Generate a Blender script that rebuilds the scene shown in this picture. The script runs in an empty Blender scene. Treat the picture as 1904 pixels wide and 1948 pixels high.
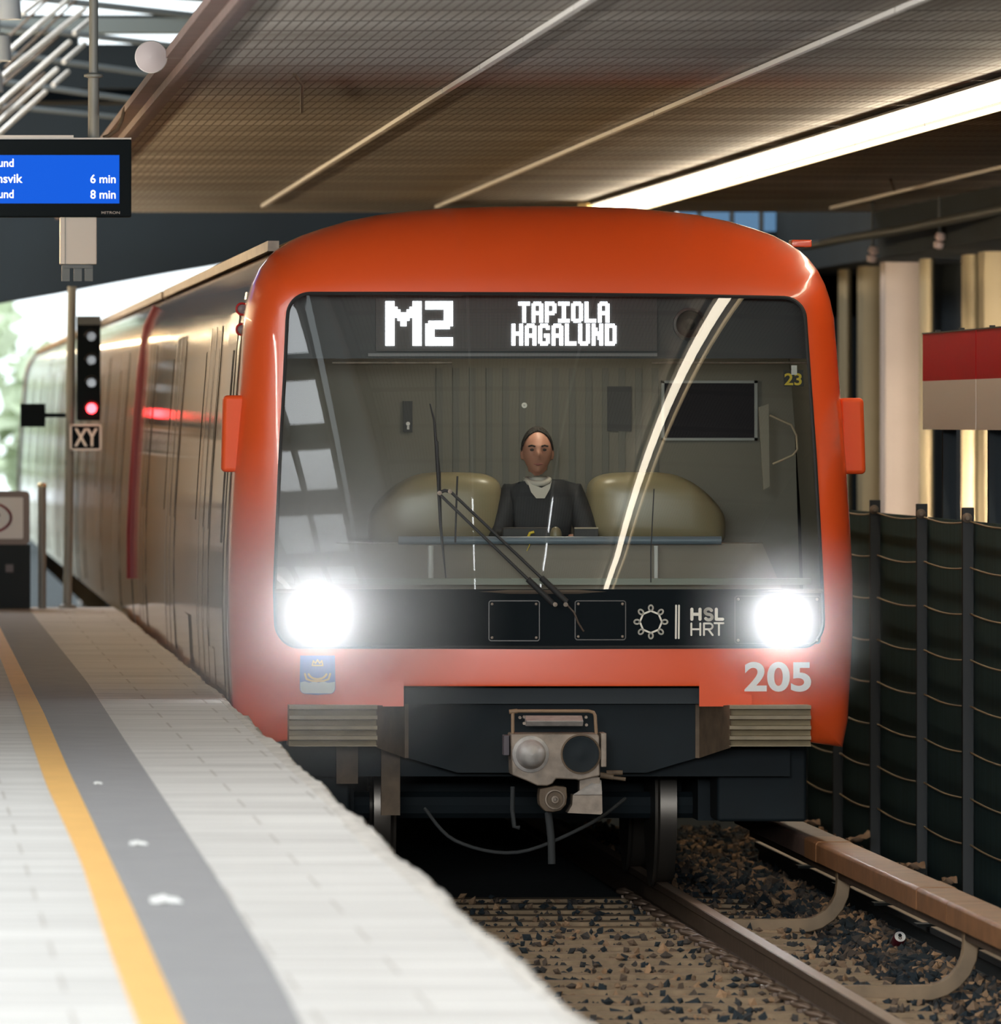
import bpy, bmesh, math, random
from mathutils import Vector, Matrix
random.seed(7)
S = bpy.context.scene
COL = S.collection
PI = math.pi

# ------------------------------------------------------------------ camera, world, light, exposure
F = 20996.0                 # focal length in pixels of the 1904 x 1948 frame
D0 = 58.0                   # distance from the camera to the train's nose
VX, VY = -215.0, 800.0      # where the track's direction vanishes
CX, CZ = -(1036.0 + 215.0) / 362.0, 2.514
cd = bpy.data.cameras.new('camera'); cam = bpy.data.objects.new('camera', cd); COL.objects.link(cam)
cam.location = (CX, -D0, CZ); cam.rotation_euler = (PI / 2, 0, 0)
cd.sensor_fit = 'HORIZONTAL'; cd.sensor_width = 36.0
cd.lens = F / 1904.0 * 36.0
cd.shift_x = (952.0 - VX) / 1904.0
cd.shift_y = (VY - 974.0) / 1904.0
cd.clip_start = 1.0; cd.clip_end = 2000.0
cd.dof.use_dof = True; cd.dof.focus_distance = D0 + 0.2; cd.dof.aperture_fstop = 7.0
S.camera = cam

w = bpy.data.worlds.new('world'); S.world = w; w.use_nodes = True
wn = w.node_tree.nodes; wl = w.node_tree.links
bg = wn['Background']; bg.inputs['Color'].default_value = (0.86, 0.96, 1.0, 1); bg.inputs['Strength'].default_value = 1.9

def area(name, loc, rot, sx, sy, power, color):
    l = bpy.data.lights.new(name, 'AREA'); l.shape = 'RECTANGLE'; l.size = sx; l.size_y = sy
    l.energy = power; l.color = color
    o = bpy.data.objects.new(name, l); o.location = loc; o.rotation_euler = rot; COL.objects.link(o); return o
area('skylight_daylight', (-9.3, -33.0, 7.62), (0, 0, 0), 7.6, 42.0, 4700.0, (0.93, 0.97, 1.0))
area('front_fill_light', (-2.0, -65.5, 5.6), (math.radians(83), 0, 0), 13.0, 3.6, 19000.0, (0.90, 0.96, 1.0))  # added soft fill behind the camera to lift the train front
area('mirror_wall_fill', (-2.9, 74.0, 5.4), (0, 0, 0), 1.6, 40.0, 900.0, (1.0, 0.85, 0.6))  # added lamp brightening the unseen wall that the train sides mirror
area('far_glazing_daylight', (-7.0, 40.0, 7.6), (0, 0, 0), 9.0, 9.0, 1700.0, (0.95, 0.97, 1.0))
S.view_settings.view_transform = 'Standard'; S.view_settings.look = 'None'
S.view_settings.gamma = 1.0; S.view_settings.use_curve_mapping = False
S.view_settings.exposure = 0.15
try:
    S.cycles.use_denoising = True; S.cycles.max_bounces = 8; S.cycles.transparent_max_bounces = 12
    S.cycles.volume_bounces = 0; S.cycles.sample_clamp_indirect = 6.0
    S.cycles.volume_step_rate = 1.0; S.cycles.volume_max_steps = 64
    S.cycles.caustics_reflective = False; S.cycles.caustics_refractive = False
except Exception: pass

# ------------------------------------------------------------------ helpers
def P(px, py, Y):
    d = (Y + D0) / F
    return Vector((CX + (px - VX) * d, Y, CZ - (py - VY) * d))
def PZ(px, py, z):                        # the point of the level plane z seen at a photo position
    d = (CZ - z) / (py - VY)
    return Vector((CX + (px - VX) * d, d * F - D0, z))
def Yf(x, z): return 0.043 * x * x + 0.09 * max(0.0, z - 1.63)
def SF(px, py, off=0.0):                  # the point of the train's front surface seen at a photo position
    Y = 0.1
    for _ in range(4):
        p = P(px, py, Y); Y = Yf(p.x, p.z)
    p = P(px, py, Y - off); return p

def lerp(a, b, t): return a + (b - a) * t
def interp(tab, x):
    if x <= tab[0][0]: return tab[0][1]
    for (a, va), (b, vb) in zip(tab, tab[1:]):
        if x <= b: return va + (vb - va) * (x - a) / (b - a)
    return tab[-1][1]

MATS = {}
def mat(name, col, rough=0.5, metal=0.0, coat=0.0, noise=0.0, nscale=8.0, bump=0.0, bscale=20.0, stretch=(1, 1, 1), emit=None, estr=0.0, spec=0.5, col2=None):
    if name in MATS: return MATS[name]
    m = bpy.data.materials.new(name); m.use_nodes = True; MATS[name] = m
    nt = m.node_tree; n = nt.nodes; b = n['Principled BSDF']
    b.inputs['Base Color'].default_value = (*col, 1); b.inputs['Roughness'].default_value = rough
    b.inputs['Metallic'].default_value = metal; b.inputs['Coat Weight'].default_value = coat
    b.inputs['Coat Roughness'].default_value = 0.06; b.inputs['Specular IOR Level'].default_value = spec
    if emit:
        b.inputs['Emission Color'].default_value = (*emit, 1); b.inputs['Emission Strength'].default_value = estr
    if noise or bump:
        tc = n.new('ShaderNodeTexCoord'); mp = n.new('ShaderNodeMapping'); mp.inputs['Scale'].default_value = stretch
        nt.links.new(tc.outputs['Object'], mp.inputs['Vector'])
    if noise:
        nz = n.new('ShaderNodeTexNoise'); nz.inputs['Scale'].default_value = nscale; nz.inputs['Detail'].default_value = 6
        nt.links.new(mp.outputs['Vector'], nz.inputs['Vector'])
        r = n.new('ShaderNodeValToRGB'); r.color_ramp.elements[0].position = 0.3; r.color_ramp.elements[1].position = 0.7
        lo = col2 if col2 else tuple(c * (1 - noise) for c in col)
        r.color_ramp.elements[0].color = (*lo, 1); r.color_ramp.elements[1].color = (*col, 1)
        nt.links.new(nz.outputs['Fac'], r.inputs['Fac']); nt.links.new(r.outputs['Color'], b.inputs['Base Color'])
    if bump:
        nb = n.new('ShaderNodeTexNoise'); nb.inputs['Scale'].default_value = bscale; nb.inputs['Detail'].default_value = 5
        nt.links.new(mp.outputs['Vector'], nb.inputs['Vector'])
        bp = n.new('ShaderNodeBump'); bp.inputs['Strength'].default_value = bump; bp.inputs['Distance'].default_value = 0.02
        nt.links.new(nb.outputs['Fac'], bp.inputs['Height']); nt.links.new(bp.outputs['Normal'], b.inputs['Normal'])
    return m
def glassmat(name, tint, rough=0.0, ior=1.5):
    m = bpy.data.materials.new(name); m.use_nodes = True; nt = m.node_tree; n = nt.nodes
    n.remove(n['Principled BSDF']); out = n['Material Output']
    tr = n.new('ShaderNodeBsdfTransparent'); tr.inputs['Color'].default_value = (*tint, 1)
    gl = n.new('ShaderNodeBsdfGlossy'); gl.inputs['Roughness'].default_value = rough; gl.inputs['Color'].default_value = (1, 1, 1, 1)
    fr = n.new('ShaderNodeFresnel'); fr.inputs['IOR'].default_value = ior
    mx = n.new('ShaderNodeMixShader')
    nt.links.new(fr.outputs[0], mx.inputs[0]); nt.links.new(tr.outputs[0], mx.inputs[1]); nt.links.new(gl.outputs[0], mx.inputs[2])
    nt.links.new(mx.outputs[0], out.inputs['Surface']); MATS[name] = m; return m

class MB:
    def __init__(s): s.b = bmesh.new()
    def quad(s, *pts):
        s.b.faces.new([s.b.verts.new(p) for p in pts]); return s
    poly = quad
    def box(s, x0, x1, y0, y1, z0, z1, rot=None, piv=None):
        v = [Vector((x, y, z)) for x in (x0, x1) for y in (y0, y1) for z in (z0, z1)]
        if rot is not None:
            pv = Vector(piv) if piv is not None else Vector(((x0 + x1) / 2, (y0 + y1) / 2, (z0 + z1) / 2))
            v = [pv + rot @ (p - pv) for p in v]
        v = [s.b.verts.new(p) for p in v]
        for f in ((0, 1, 3, 2), (4, 6, 7, 5), (0, 4, 5, 1), (2, 3, 7, 6), (0, 2, 6, 4), (1, 5, 7, 3)): s.b.faces.new([v[i] for i in f])
        return s
    def prism(s, pts, vec):                # polygon PTS pushed along VEC
        a = [s.b.verts.new(Vector(p)) for p in pts]; c = [s.b.verts.new(Vector(p) + Vector(vec)) for p in pts]; n = len(a)
        s.b.faces.new(a[::-1]); s.b.faces.new(c)
        for i in range(n): s.b.faces.new([a[i], a[(i + 1) % n], c[(i + 1) % n], c[i]])
        return s
    def grid(s, rows, close=False):
        vv = [[s.b.verts.new(p) for p in r] for r in rows]
        for r0, r1 in zip(vv, vv[1:]):
            n = len(r0)
            for i in range(n if close else n - 1): s.b.faces.new([r0[i], r0[(i + 1) % n], r1[(i + 1) % n], r1[i]])
        return vv
    def tube(s, pts, r, n=10, caps=True, rx=None):
        pts = [Vector(p) for p in pts]; rows = []
        up = None
        for i, p in enumerate(pts):
            t = (pts[min(i + 1, len(pts) - 1)] - pts[max(i - 1, 0)]).normalized()
            if up is None:
                up = Vector((0, 0, 1)) if abs(t.z) < 0.9 else Vector((0, 1, 0))
            a = t.cross(up).normalized(); c = a.cross(t).normalized(); up = c
            rr = r[i] if isinstance(r, (list, tuple)) else r
            rows.append([p + (a * math.cos(2 * PI * k / n) + c * math.sin(2 * PI * k / n)) * rr for k in range(n)])
        vv = s.grid(rows, True)
        if caps: s.b.faces.new(vv[0][::-1]); s.b.faces.new(vv[-1])
        return s
    def sweep(s, pts, hw, hh, side=Vector((0, 1, 0))):   # flat bar: half width along SIDE, half height across
        pts = [Vector(p) for p in pts]; rows = []
        for i, p in enumerate(pts):
            t = (pts[min(i + 1, len(pts) - 1)] - pts[max(i - 1, 0)]).normalized(); c = t.cross(side).normalized()
            rows.append([p + side * hw + c * hh, p - side * hw + c * hh, p - side * hw - c * hh, p + side * hw - c * hh])
        vv = s.grid(rows, True); s.b.faces.new(vv[0][::-1]); s.b.faces.new(vv[-1]); return s
    def lathe(s, c, prof, axis=(0, -1, 0), n=28):        # PROF: (radius, distance along AXIS)
        ax = Vector(axis).normalized(); u = ax.orthogonal().normalized(); v = ax.cross(u); c = Vector(c); rows = []
        for r, h in prof: rows.append([c + ax * h + (u * math.cos(2 * PI * k / n) + v * math.sin(2 * PI * k / n)) * max(r, 1e-4) for k in range(n)])
        s.grid(rows, True); return s
    def ell(s, c, rx, ry, rz, n=20, m=12, e=1.0):        # (super)ellipsoid
        c = Vector(c); rows = []
        pw = lambda v: math.copysign(abs(v) ** e, v)
        for i in range(m + 1):
            th = PI * (i + 0.001) / (m + 0.002); rows.append([c + Vector((rx * pw(math.sin(th)) * pw(math.cos(2 * PI * k / n)), ry * pw(math.sin(th)) * pw(math.sin(2 * PI * k / n)), rz * pw(math.cos(th)))) for k in range(n)])
        s.grid(rows, True); return s
    def obj(s, name, m, parent=None, smooth=False, bevel=0.0, seg=2, recalc=True, solid=0.0):
        if recalc:
            bmesh.ops.remove_doubles(s.b, verts=s.b.verts, dist=1e-5)
            bmesh.ops.recalc_face_normals(s.b, faces=s.b.faces)
        me = bpy.data.meshes.new(name); s.b.to_mesh(me); s.b.free()
        if smooth:
            for p in me.polygons: p.use_smooth = True
        o = bpy.data.objects.new(name, me); COL.objects.link(o)
        me.materials.append(m)
        if parent is not None: o.parent = parent
        if solid:
            md = o.modifiers.new('solid', 'SOLIDIFY'); md.thickness = solid; md.offset = 0
        if bevel:
            md = o.modifiers.new('bevel', 'BEVEL'); md.width = bevel; md.segments = seg; md.limit_method = 'ANGLE'
            for p in me.polygons: p.use_smooth = True
            me.shade_smooth() if hasattr(me, 'shade_smooth') else None
            wn_ = o.modifiers.new('wn', 'WEIGHTED_NORMAL'); wn_.keep_sharp = True
        elif smooth:
            try: me.set_sharp_from_angle(angle=math.radians(50))
            except Exception: pass
        return o
def tag(o, label, cat, group=None, kind=None):
    o['label'] = label; o['category'] = cat
    if group: o['group'] = group
    if kind: o['kind'] = kind
    return o
def thing(name, label, cat, loc=(0, 0, 0), group=None):
    o = bpy.data.objects.new(name, None); COL.objects.link(o); o.empty_display_size = 0.2; o.location = loc
    return tag(o, label, cat, group)
def struct(o, label=None):
    o['kind'] = 'structure'
    if label: o['label'] = label
    return o
def dup(root, off, label=None):            # a copy of a thing with copies of its parts and sub-parts
    r = root.copy(); COL.objects.link(r); r.location = root.location + Vector(off)
    if label: r['label'] = label
    for ch in list(root.children):
        c = ch.copy(); COL.objects.link(c); c.parent = r
        for g in list(ch.children):
            d = g.copy(); COL.objects.link(d); d.parent = c
    return r
def own(o, loc):
    if o.parent is not None and o.parent.type == 'EMPTY': o.matrix_parent_inverse = Matrix.Translation(-loc)
    return o
def text_mesh(s, off=0.0):                 # glyph outlines: list of polygons in a box scaled later
    cu = bpy.data.curves.new('glyphs', 'FONT'); cu.body = s; cu.size = 1.0; cu.offset = off; cu.resolution_u = 6
    o = bpy.data.objects.new('glyphs', cu); COL.objects.link(o)
    dg = bpy.context.evaluated_depsgraph_get(); dg.update()
    me = bpy.data.meshes.new_from_object(o.evaluated_get(dg))
    bpy.data.objects.remove(o); bpy.data.curves.remove(cu)
    vs = [v.co.copy() for v in me.vertices]; fs = [tuple(p.vertices) for p in me.polygons]; bpy.data.meshes.remove(me)
    return vs, fs
def text_obj(name, s, box, fn, m, parent, off=0.0, thick=0.0):
    """lettering S fitted into the photo box (x0, y0, x1, y1), each outline point set on a surface by FN(px, py)"""
    vs, fs = text_mesh(s, off)
    x0 = min(v.x for v in vs); x1 = max(v.x for v in vs); y0 = min(v.y for v in vs); y1 = max(v.y for v in vs)
    mb = MB(); vv = [mb.b.verts.new(fn(lerp(box[0], box[2], (v.x - x0) / (x1 - x0)), lerp(box[3], box[1], (v.y - y0) / (y1 - y0)))) for v in vs]
    for f in fs:
        try: mb.b.faces.new([vv[i] for i in f])
        except ValueError: pass
    return mb.obj(name, m, parent, solid=thick)
def ribbon(mb, pts, hw, fn, n=8):          # flat round-ended strokes in photo space
    for (ax, ay), (bx, by) in zip(pts, pts[1:]):
        a = math.atan2(by - ay, bx - ax); ring = []
        for k in range(n + 1): t = a + PI / 2 + PI * k / n; ring.append((ax + hw * math.cos(t), ay + hw * math.sin(t)))
        for k in range(n + 1): t = a - PI / 2 + PI * k / n; ring.append((bx + hw * math.cos(t), by + hw * math.sin(t)))
        mb.b.faces.new([mb.b.verts.new(fn(*q)) for q in ring])
def arcpts(cx, cy, rx, ry, a0, a1, n=12):
    return [(cx + rx * math.cos(math.radians(lerp(a0, a1, k / n))), cy + ry * math.sin(math.radians(lerp(a0, a1, k / n)))) for k in range(n + 1)]

# ------------------------------------------------------------------ materials
ORANGE = (0.90, 0.105, 0.018)
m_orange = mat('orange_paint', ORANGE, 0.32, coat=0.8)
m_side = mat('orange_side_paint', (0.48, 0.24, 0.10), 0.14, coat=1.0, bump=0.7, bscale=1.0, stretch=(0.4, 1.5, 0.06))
m_roof = mat('roof_paint', (0.50, 0.33, 0.16), 0.5, noise=0.3, nscale=14, bump=0.3, bscale=12)
m_black = mat('black_panel', (0.004, 0.007, 0.009), 0.55, spec=0.06)
m_rubber = mat('black_rubber', (0.02, 0.02, 0.02), 0.6)
m_dark = mat('dark_underframe', (0.003, 0.010, 0.014), 0.75, noise=0.4, nscale=5)
m_brown = mat('grimy_brown_steel', (0.17, 0.115, 0.07), 0.7, noise=0.5, nscale=9, bump=0.2)
m_steel = mat('grimy_steel', (0.33, 0.26, 0.20), 0.55, metal=0.3, noise=0.4, nscale=16, bump=0.2)
m_lightsteel = mat('worn_pale_steel', (0.62, 0.58, 0.54), 0.5, metal=0.2, noise=0.3, nscale=20)
m_chrome = mat('bright_steel', (0.7, 0.7, 0.68), 0.2, metal=1.0)
m_white = mat('white_lettering', (0.85, 0.84, 0.80), 0.5)
m_cream = mat('cream_lettering', (0.88, 0.82, 0.70), 0.5)
m_yellow = mat('yellow_lettering', (0.85, 0.62, 0.05), 0.5)
m_red = mat('red_paint', (0.42, 0.02, 0.02), 0.35)
m_glass = glassmat('windscreen_glass', (0.90, 0.93, 0.90), 0.0, 1.55)
m_cabwall = mat('cab_wall', (0.14, 0.125, 0.095), 0.6)
m_cabdark = mat('cab_dark', (0.03, 0.03, 0.03), 0.6)
m_console = mat('olive_console', (0.26, 0.22, 0.13), 0.32)
m_bluerail = mat('blue_grey_rail', (0.18, 0.23, 0.28), 0.35)
m_desk = mat('desk_beige', (0.24, 0.20, 0.15), 0.5)
m_led = mat('led_white', (0.9, 0.9, 1.0), 0.5, emit=(0.86, 0.9, 1.0), estr=9.0)
m_lamp = mat('headlight_lens', (1, 1, 1), 0.3, emit=(0.93, 0.97, 1.0), estr=160.0)
m_win = mat('side_window_glass', (0.05, 0.045, 0.04), 0.12, coat=1.0, bump=0.2, bscale=1.0, stretch=(0.4, 7, 0.15))
m_concrete = mat('concrete_sleeper', (0.36, 0.25, 0.15), 0.9, noise=0.35, nscale=14, bump=0.4)
m_rail = mat('rail_steel', (0.15, 0.10, 0.07), 0.45, metal=0.5, noise=0.4, nscale=10)
m_railtop = mat('worn_rail_top', (0.30, 0.21, 0.15), 0.5, metal=0.5)
m_stone = mat('ballast_stone', (0.20, 0.145, 0.10), 0.9)
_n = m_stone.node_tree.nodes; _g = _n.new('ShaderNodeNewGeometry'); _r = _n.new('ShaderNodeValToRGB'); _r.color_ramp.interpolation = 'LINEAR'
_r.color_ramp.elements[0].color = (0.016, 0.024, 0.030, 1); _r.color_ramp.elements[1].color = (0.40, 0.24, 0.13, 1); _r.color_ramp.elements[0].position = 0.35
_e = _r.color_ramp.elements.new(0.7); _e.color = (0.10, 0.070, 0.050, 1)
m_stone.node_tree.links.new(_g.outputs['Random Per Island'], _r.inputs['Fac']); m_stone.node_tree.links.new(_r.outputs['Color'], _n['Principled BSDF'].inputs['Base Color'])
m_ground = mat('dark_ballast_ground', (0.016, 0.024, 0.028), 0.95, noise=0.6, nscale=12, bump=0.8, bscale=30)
m_cover = mat('rusty_cover', (0.34, 0.15, 0.06), 0.45, noise=0.35, nscale=6, bump=0.1)
m_guard = mat('tan_rail_top', (0.40, 0.29, 0.17), 0.5)
m_fence = mat('dark_fence_sheet', (0.075, 0.15, 0.165), 0.7, spec=0.2, noise=0.3, nscale=2, bump=0.15, bscale=60, stretch=(1, 12, 1))
m_fencepost = mat('dark_fence_post', (0.03, 0.034, 0.036), 0.55)
m_wire = mat('tan_wire', (0.45, 0.36, 0.24), 0.5)
m_wall = mat('dark_wall', (0.008, 0.017, 0.024), 0.85, noise=0.3, nscale=1)
m_rib = mat('olive_rib', (0.42, 0.34, 0.20), 0.6, noise=0.2, nscale=1.5)
m_ribpale = mat('pale_rib', (0.72, 0.60, 0.52), 0.6, noise=0.15, nscale=1.5)
m_tube = mat('grey_pipe', (0.10, 0.12, 0.13), 0.45)
m_rod = mat('white_rod', (0.80, 0.78, 0.72), 0.4)
m_pole = mat('painted_pole', (0.22, 0.22, 0.20), 0.5)
m_poledark = mat('dark_pole', (0.08, 0.09, 0.09), 0.5)
m_beam = mat('red_brown_beam', (0.16, 0.085, 0.065), 0.5, noise=0.3, nscale=3)

# ------------------------------------------------------------------ large structure: platform
ZP = 1.05                                  # platform height over the rail heads
def slabmat():
    m = mat('platform_slabs', (0.62, 0.60, 0.57), 0.75); nt = m.node_tree; n = nt.nodes; b = n['Principled BSDF']
    tc = n.new('ShaderNodeTexCoord'); mp = n.new('ShaderNodeMapping'); mp.inputs['Scale'].default_value = (0.4, 3.4, 1)
    nz = n.new('ShaderNodeTexNoise'); nz.inputs['Scale'].default_value = 2.0; nz.inputs['Detail'].default_value = 8
    r = n.new('ShaderNodeValToRGB'); r.color_ramp.elements[0].color = (0.46, 0.44, 0.42, 1); r.color_ramp.elements[1].color = (0.70, 0.68, 0.65, 1)
    r.color_ramp.elements[0].position = 0.3; r.color_ramp.elements[1].position = 0.65
    nt.links.new(tc.outputs['Object'], mp.inputs['Vector']); nt.links.new(mp.outputs['Vector'], nz.inputs['Vector'])
    nt.links.new(nz.outputs['Fac'], r.inputs['Fac'])
    br = n.new('ShaderNodeTexBrick'); br.inputs['Scale'].default_value = 1.0; br.inputs['Brick Width'].default_value = 0.6; br.inputs['Row Height'].default_value = 0.9
    br.inputs['Mortar Size'].default_value = 0.006; br.inputs['Color1'].default_value = (1, 1, 1, 1); br.inputs['Color2'].default_value = (0.95, 0.95, 0.95, 1); br.inputs['Mortar'].default_value = (0.74, 0.72, 0.7, 1)
    nt.links.new(tc.outputs['Object'], br.inputs['Vector'])
    mx = n.new('ShaderNodeMix'); mx.data_type = 'RGBA'; mx.blend_type = 'MULTIPLY'; mx.inputs[0].default_value = 1.0
    nt.links.new(r.outputs['Color'], mx.inputs[6]); nt.links.new(br.outputs['Color'], mx.inputs[7]); nt.links.new(mx.outputs[2], b.inputs['Base Color'])
    return m
m_slab = slabmat()
m_band = mat('dark_grey_band', (0.30, 0.295, 0.30), 0.8, noise=0.18, nscale=5, stretch=(1, 3, 1))
m_yline = mat('yellow_safety_line', (0.88, 0.50, 0.15), 0.6, noise=0.10, nscale=7)
m_kerb = mat('rough_kerb_stone', (0.66, 0.62, 0.57), 0.85, noise=0.35, nscale=10, bump=0.5, bscale=25)
def linetab(pts):                          # photo points of a line on the platform -> table of (Y, X)
    return sorted((PZ(x, y, ZP).y, PZ(x, y, ZP).x) for x, y in pts)
T_edge = linetab([(1140, 1948), (1010, 1836), (831, 1679), (724, 1584), (616, 1490), (522, 1405), (440, 1334), (345, 1250), (250, 1166)])
T_joint = linetab([(1085, 1948), (960, 1836), (790, 1690), (689, 1605), (622, 1530), (514, 1430), (386, 1298), (236, 1173)])
T_band = linetab([(572, 1948), (531, 1862), (415, 1675), (324, 1538), (241, 1414), (166, 1298), (66, 1173)])
T_yr = linetab([(348, 1948), (249, 1721), (174, 1559), (129, 1463), (83, 1356), (0, 1194)])
T_yl = linetab([(261, 1948), (207, 1804), (153, 1638), (87, 1492), (41, 1356), (0, 1252)])
Y0, Y1 = -66.0, 28.6
def edgeX(Y): return min(interp(T_edge, Y), -1.655)
def ys(a, b, n): return [lerp(a, b, i / n) for i in range(n + 1)]
def strip(tl, tr, z, name, m, y0=Y0, y1=Y1, n=60):
    mb = MB(); mb.grid([[Vector((tl(y), y, z)), Vector((tr(y), y, z))] for y in ys(y0, y1, n)])
    return mb.obj(name, m)
mb = MB(); rows = []
for y in ys(Y0, Y1, 60):
    e = interp(T_joint, y); rows.append([Vector((-14, y, ZP)), Vector((-6, y, ZP)), Vector((e, y, ZP)), Vector((e, y, ZP - 0.3)), Vector((-14, y, ZP - 0.3))])
mb.grid(rows, True)
for r in (rows[0], rows[-1]): mb.poly(*r)
struct(mb.obj('floor', m_slab), 'pale slab platform floor beside the track')
# rough stone edge with chipped outline, and the wall below it
mb = MB(); rows = []; rnd = random.Random(3)
for y in ys(Y0, Y1, 420):
    e = edgeX(y) + rnd.uniform(-0.012, 0.008) + 0.010 * math.sin(y * 1.3); j = interp(T_joint, y)
    rows.append([Vector((j, y, ZP + 0.001)), Vector((lerp(j, e, 0.5), y, ZP + rnd.uniform(0, 0.006))), Vector((e - 0.02, y, ZP + rnd.uniform(-0.004, 0.004))), Vector((e, y, ZP - 0.025)), Vector((e, y, ZP - 0.16)), Vector((j, y, ZP - 0.16))])
mb.grid(rows, True)
for r in (rows[0], rows[-1]): mb.poly(*r)
struct(mb.obj('trim_1', m_kerb), 'rough chipped stone kerb along the platform edge')
mb = MB(); mb.box(-2.35, -2.15, Y0, Y1, -0.4, ZP - 0.3); struct(mb.obj('wall_platform', m_wall))
struct(strip(lambda y: interp(T_yr, y), lambda y: interp(T_band, y), ZP + 0.002, 'trim_2', m_band), 'dark grey band along the platform beside the yellow line')
struct(strip(lambda y: interp(T_yl, y), lambda y: interp(T_yr, y), ZP + 0.003, 'trim_3', m_yline), 'yellow safety line along the platform')

# ------------------------------------------------------------------ track bed, walls, ceiling, hall
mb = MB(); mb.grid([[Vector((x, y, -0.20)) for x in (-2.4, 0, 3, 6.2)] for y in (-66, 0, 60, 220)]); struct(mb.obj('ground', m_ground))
m_out = mat('outdoor_ground', (0.45, 0.45, 0.38), 0.9)
mb = MB(); mb.grid([[Vector((x, y, -0.24)) for x in (-60, 60)] for y in (29, 320)]); struct(mb.obj('ground_outside', m_out))

def ceilmat():
    m = mat('ceiling_grille', (0.5, 0.46, 0.4), 0.7); nt = m.node_tree; n = nt.nodes; b = n['Principled BSDF']
    tc = n.new('ShaderNodeTexCoord')
    def waves(axis, scale, width):
        sp = n.new('ShaderNodeSeparateXYZ'); nt.links.new(tc.outputs['Object'], sp.inputs[0])
        a = n.new('ShaderNodeMath'); a.operation = 'MULTIPLY'; a.inputs[1].default_value = scale; nt.links.new(sp.outputs[axis], a.inputs[0])
        f = n.new('ShaderNodeMath'); f.operation = 'FRACT'; nt.links.new(a.outputs[0], f.inputs[0])
        c = n.new('ShaderNodeMath'); c.operation = 'GREATER_THAN'; c.inputs[1].default_value = width; nt.links.new(f.outputs[0], c.inputs[0]); return c
    wx = waves(0, 1 / 0.050, 0.20); wy = waves(1, 1 / 1.25, 0.12)
    mn = n.new('ShaderNodeMath'); mn.operation = 'MULTIPLY'; nt.links.new(wx.outputs[0], mn.inputs[0]); nt.links.new(wy.outputs[0], mn.inputs[1])
    mp = n.new('ShaderNodeMapping'); mp.inputs['Scale'].default_value = (0.35, 0.75, 1); nt.links.new(tc.outputs['Object'], mp.inputs['Vector'])
    nz = n.new('ShaderNodeTexNoise'); nz.inputs['Scale'].default_value = 1.0; nz.inputs['Detail'].default_value = 5; nt.links.new(mp.outputs['Vector'], nz.inputs['Vector'])
    r = n.new('ShaderNodeValToRGB'); r.color_ramp.elements[0].position = 0.35; r.color_ramp.elements[1].position = 0.7
    r.color_ramp.elements[0].color = (0.36, 0.315, 0.265, 1); r.color_ramp.elements[1].color = (0.60, 0.575, 0.53, 1); nt.links.new(nz.outputs['Fac'], r.inputs['Fac'])
    mx = n.new('ShaderNodeMix'); mx.data_type = 'RGBA'; nt.links.new(mn.outputs[0], mx.inputs[0]); mx.inputs[6].default_value = (0.15, 0.12, 0.095, 1)
    sp2 = n.new('ShaderNodeSeparateXYZ'); nt.links.new(tc.outputs['Object'], sp2.inputs[0]); ml = n.new('ShaderNodeMath'); ml.operation = 'MULTIPLY'; ml.inputs[1].default_value = 1 / 1.25; nt.links.new(sp2.outputs[1], ml.inputs[0])
    fl = n.new('ShaderNodeMath'); fl.operation = 'FLOOR'; nt.links.new(ml.outputs[0], fl.inputs[0]); wnz = n.new('ShaderNodeTexWhiteNoise'); wnz.noise_dimensions = '1D'; nt.links.new(fl.outputs[0], wnz.inputs['W'])
    mr = n.new('ShaderNodeMapRange'); mr.inputs['To Min'].default_value = 0.62; mr.inputs['To Max'].default_value = 1.0; nt.links.new(wnz.outputs['Value'], mr.inputs['Value'])
    mm = n.new('ShaderNodeMix'); mm.data_type = 'RGBA'; mm.blend_type = 'MULTIPLY'; mm.inputs[0].default_value = 1.0; nt.links.new(r.outputs['Color'], mm.inputs[6]); nt.links.new(mr.outputs['Result'], mm.inputs[7])
    nt.links.new(mm.outputs[2], mx.inputs[7]); nt.links.new(mx.outputs[2], b.inputs['Base Color'])
    bp = n.new('ShaderNodeBump'); bp.inputs['Strength'].default_value = 0.5; bp.inputs['Distance'].default_value = 0.02
    nt.links.new(mn.outputs[0], bp.inputs['Height']); nt.links.new(bp.outputs['Normal'], b.inputs['Normal'])
    return m
ZC = 4.30; YC = 36.6
mb = MB(); mb.box(-1.93, 6.2, -66, YC, ZC, ZC + 0.07); struct(mb.obj('ceiling', ceilmat()), 'slatted metal grille ceiling over the track')
# fascia between the low track ceiling and the high hall, and the beam along its edge
mb = MB(); mb.box(-2.06, -1.93, -66, YC - 0.5, ZC + 0.02, ZC + 0.07); mb.box(-2.10, -1.90, -66, YC - 0.5, ZC - 0.025, ZC + 0.015); mb.box(-2.02, -1.99, -66, YC - 0.5, ZC - 0.07, ZC - 0.02)
struct(mb.obj('trim_4', m_beam), 'red-brown steel beam along the ceiling edge')
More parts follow.
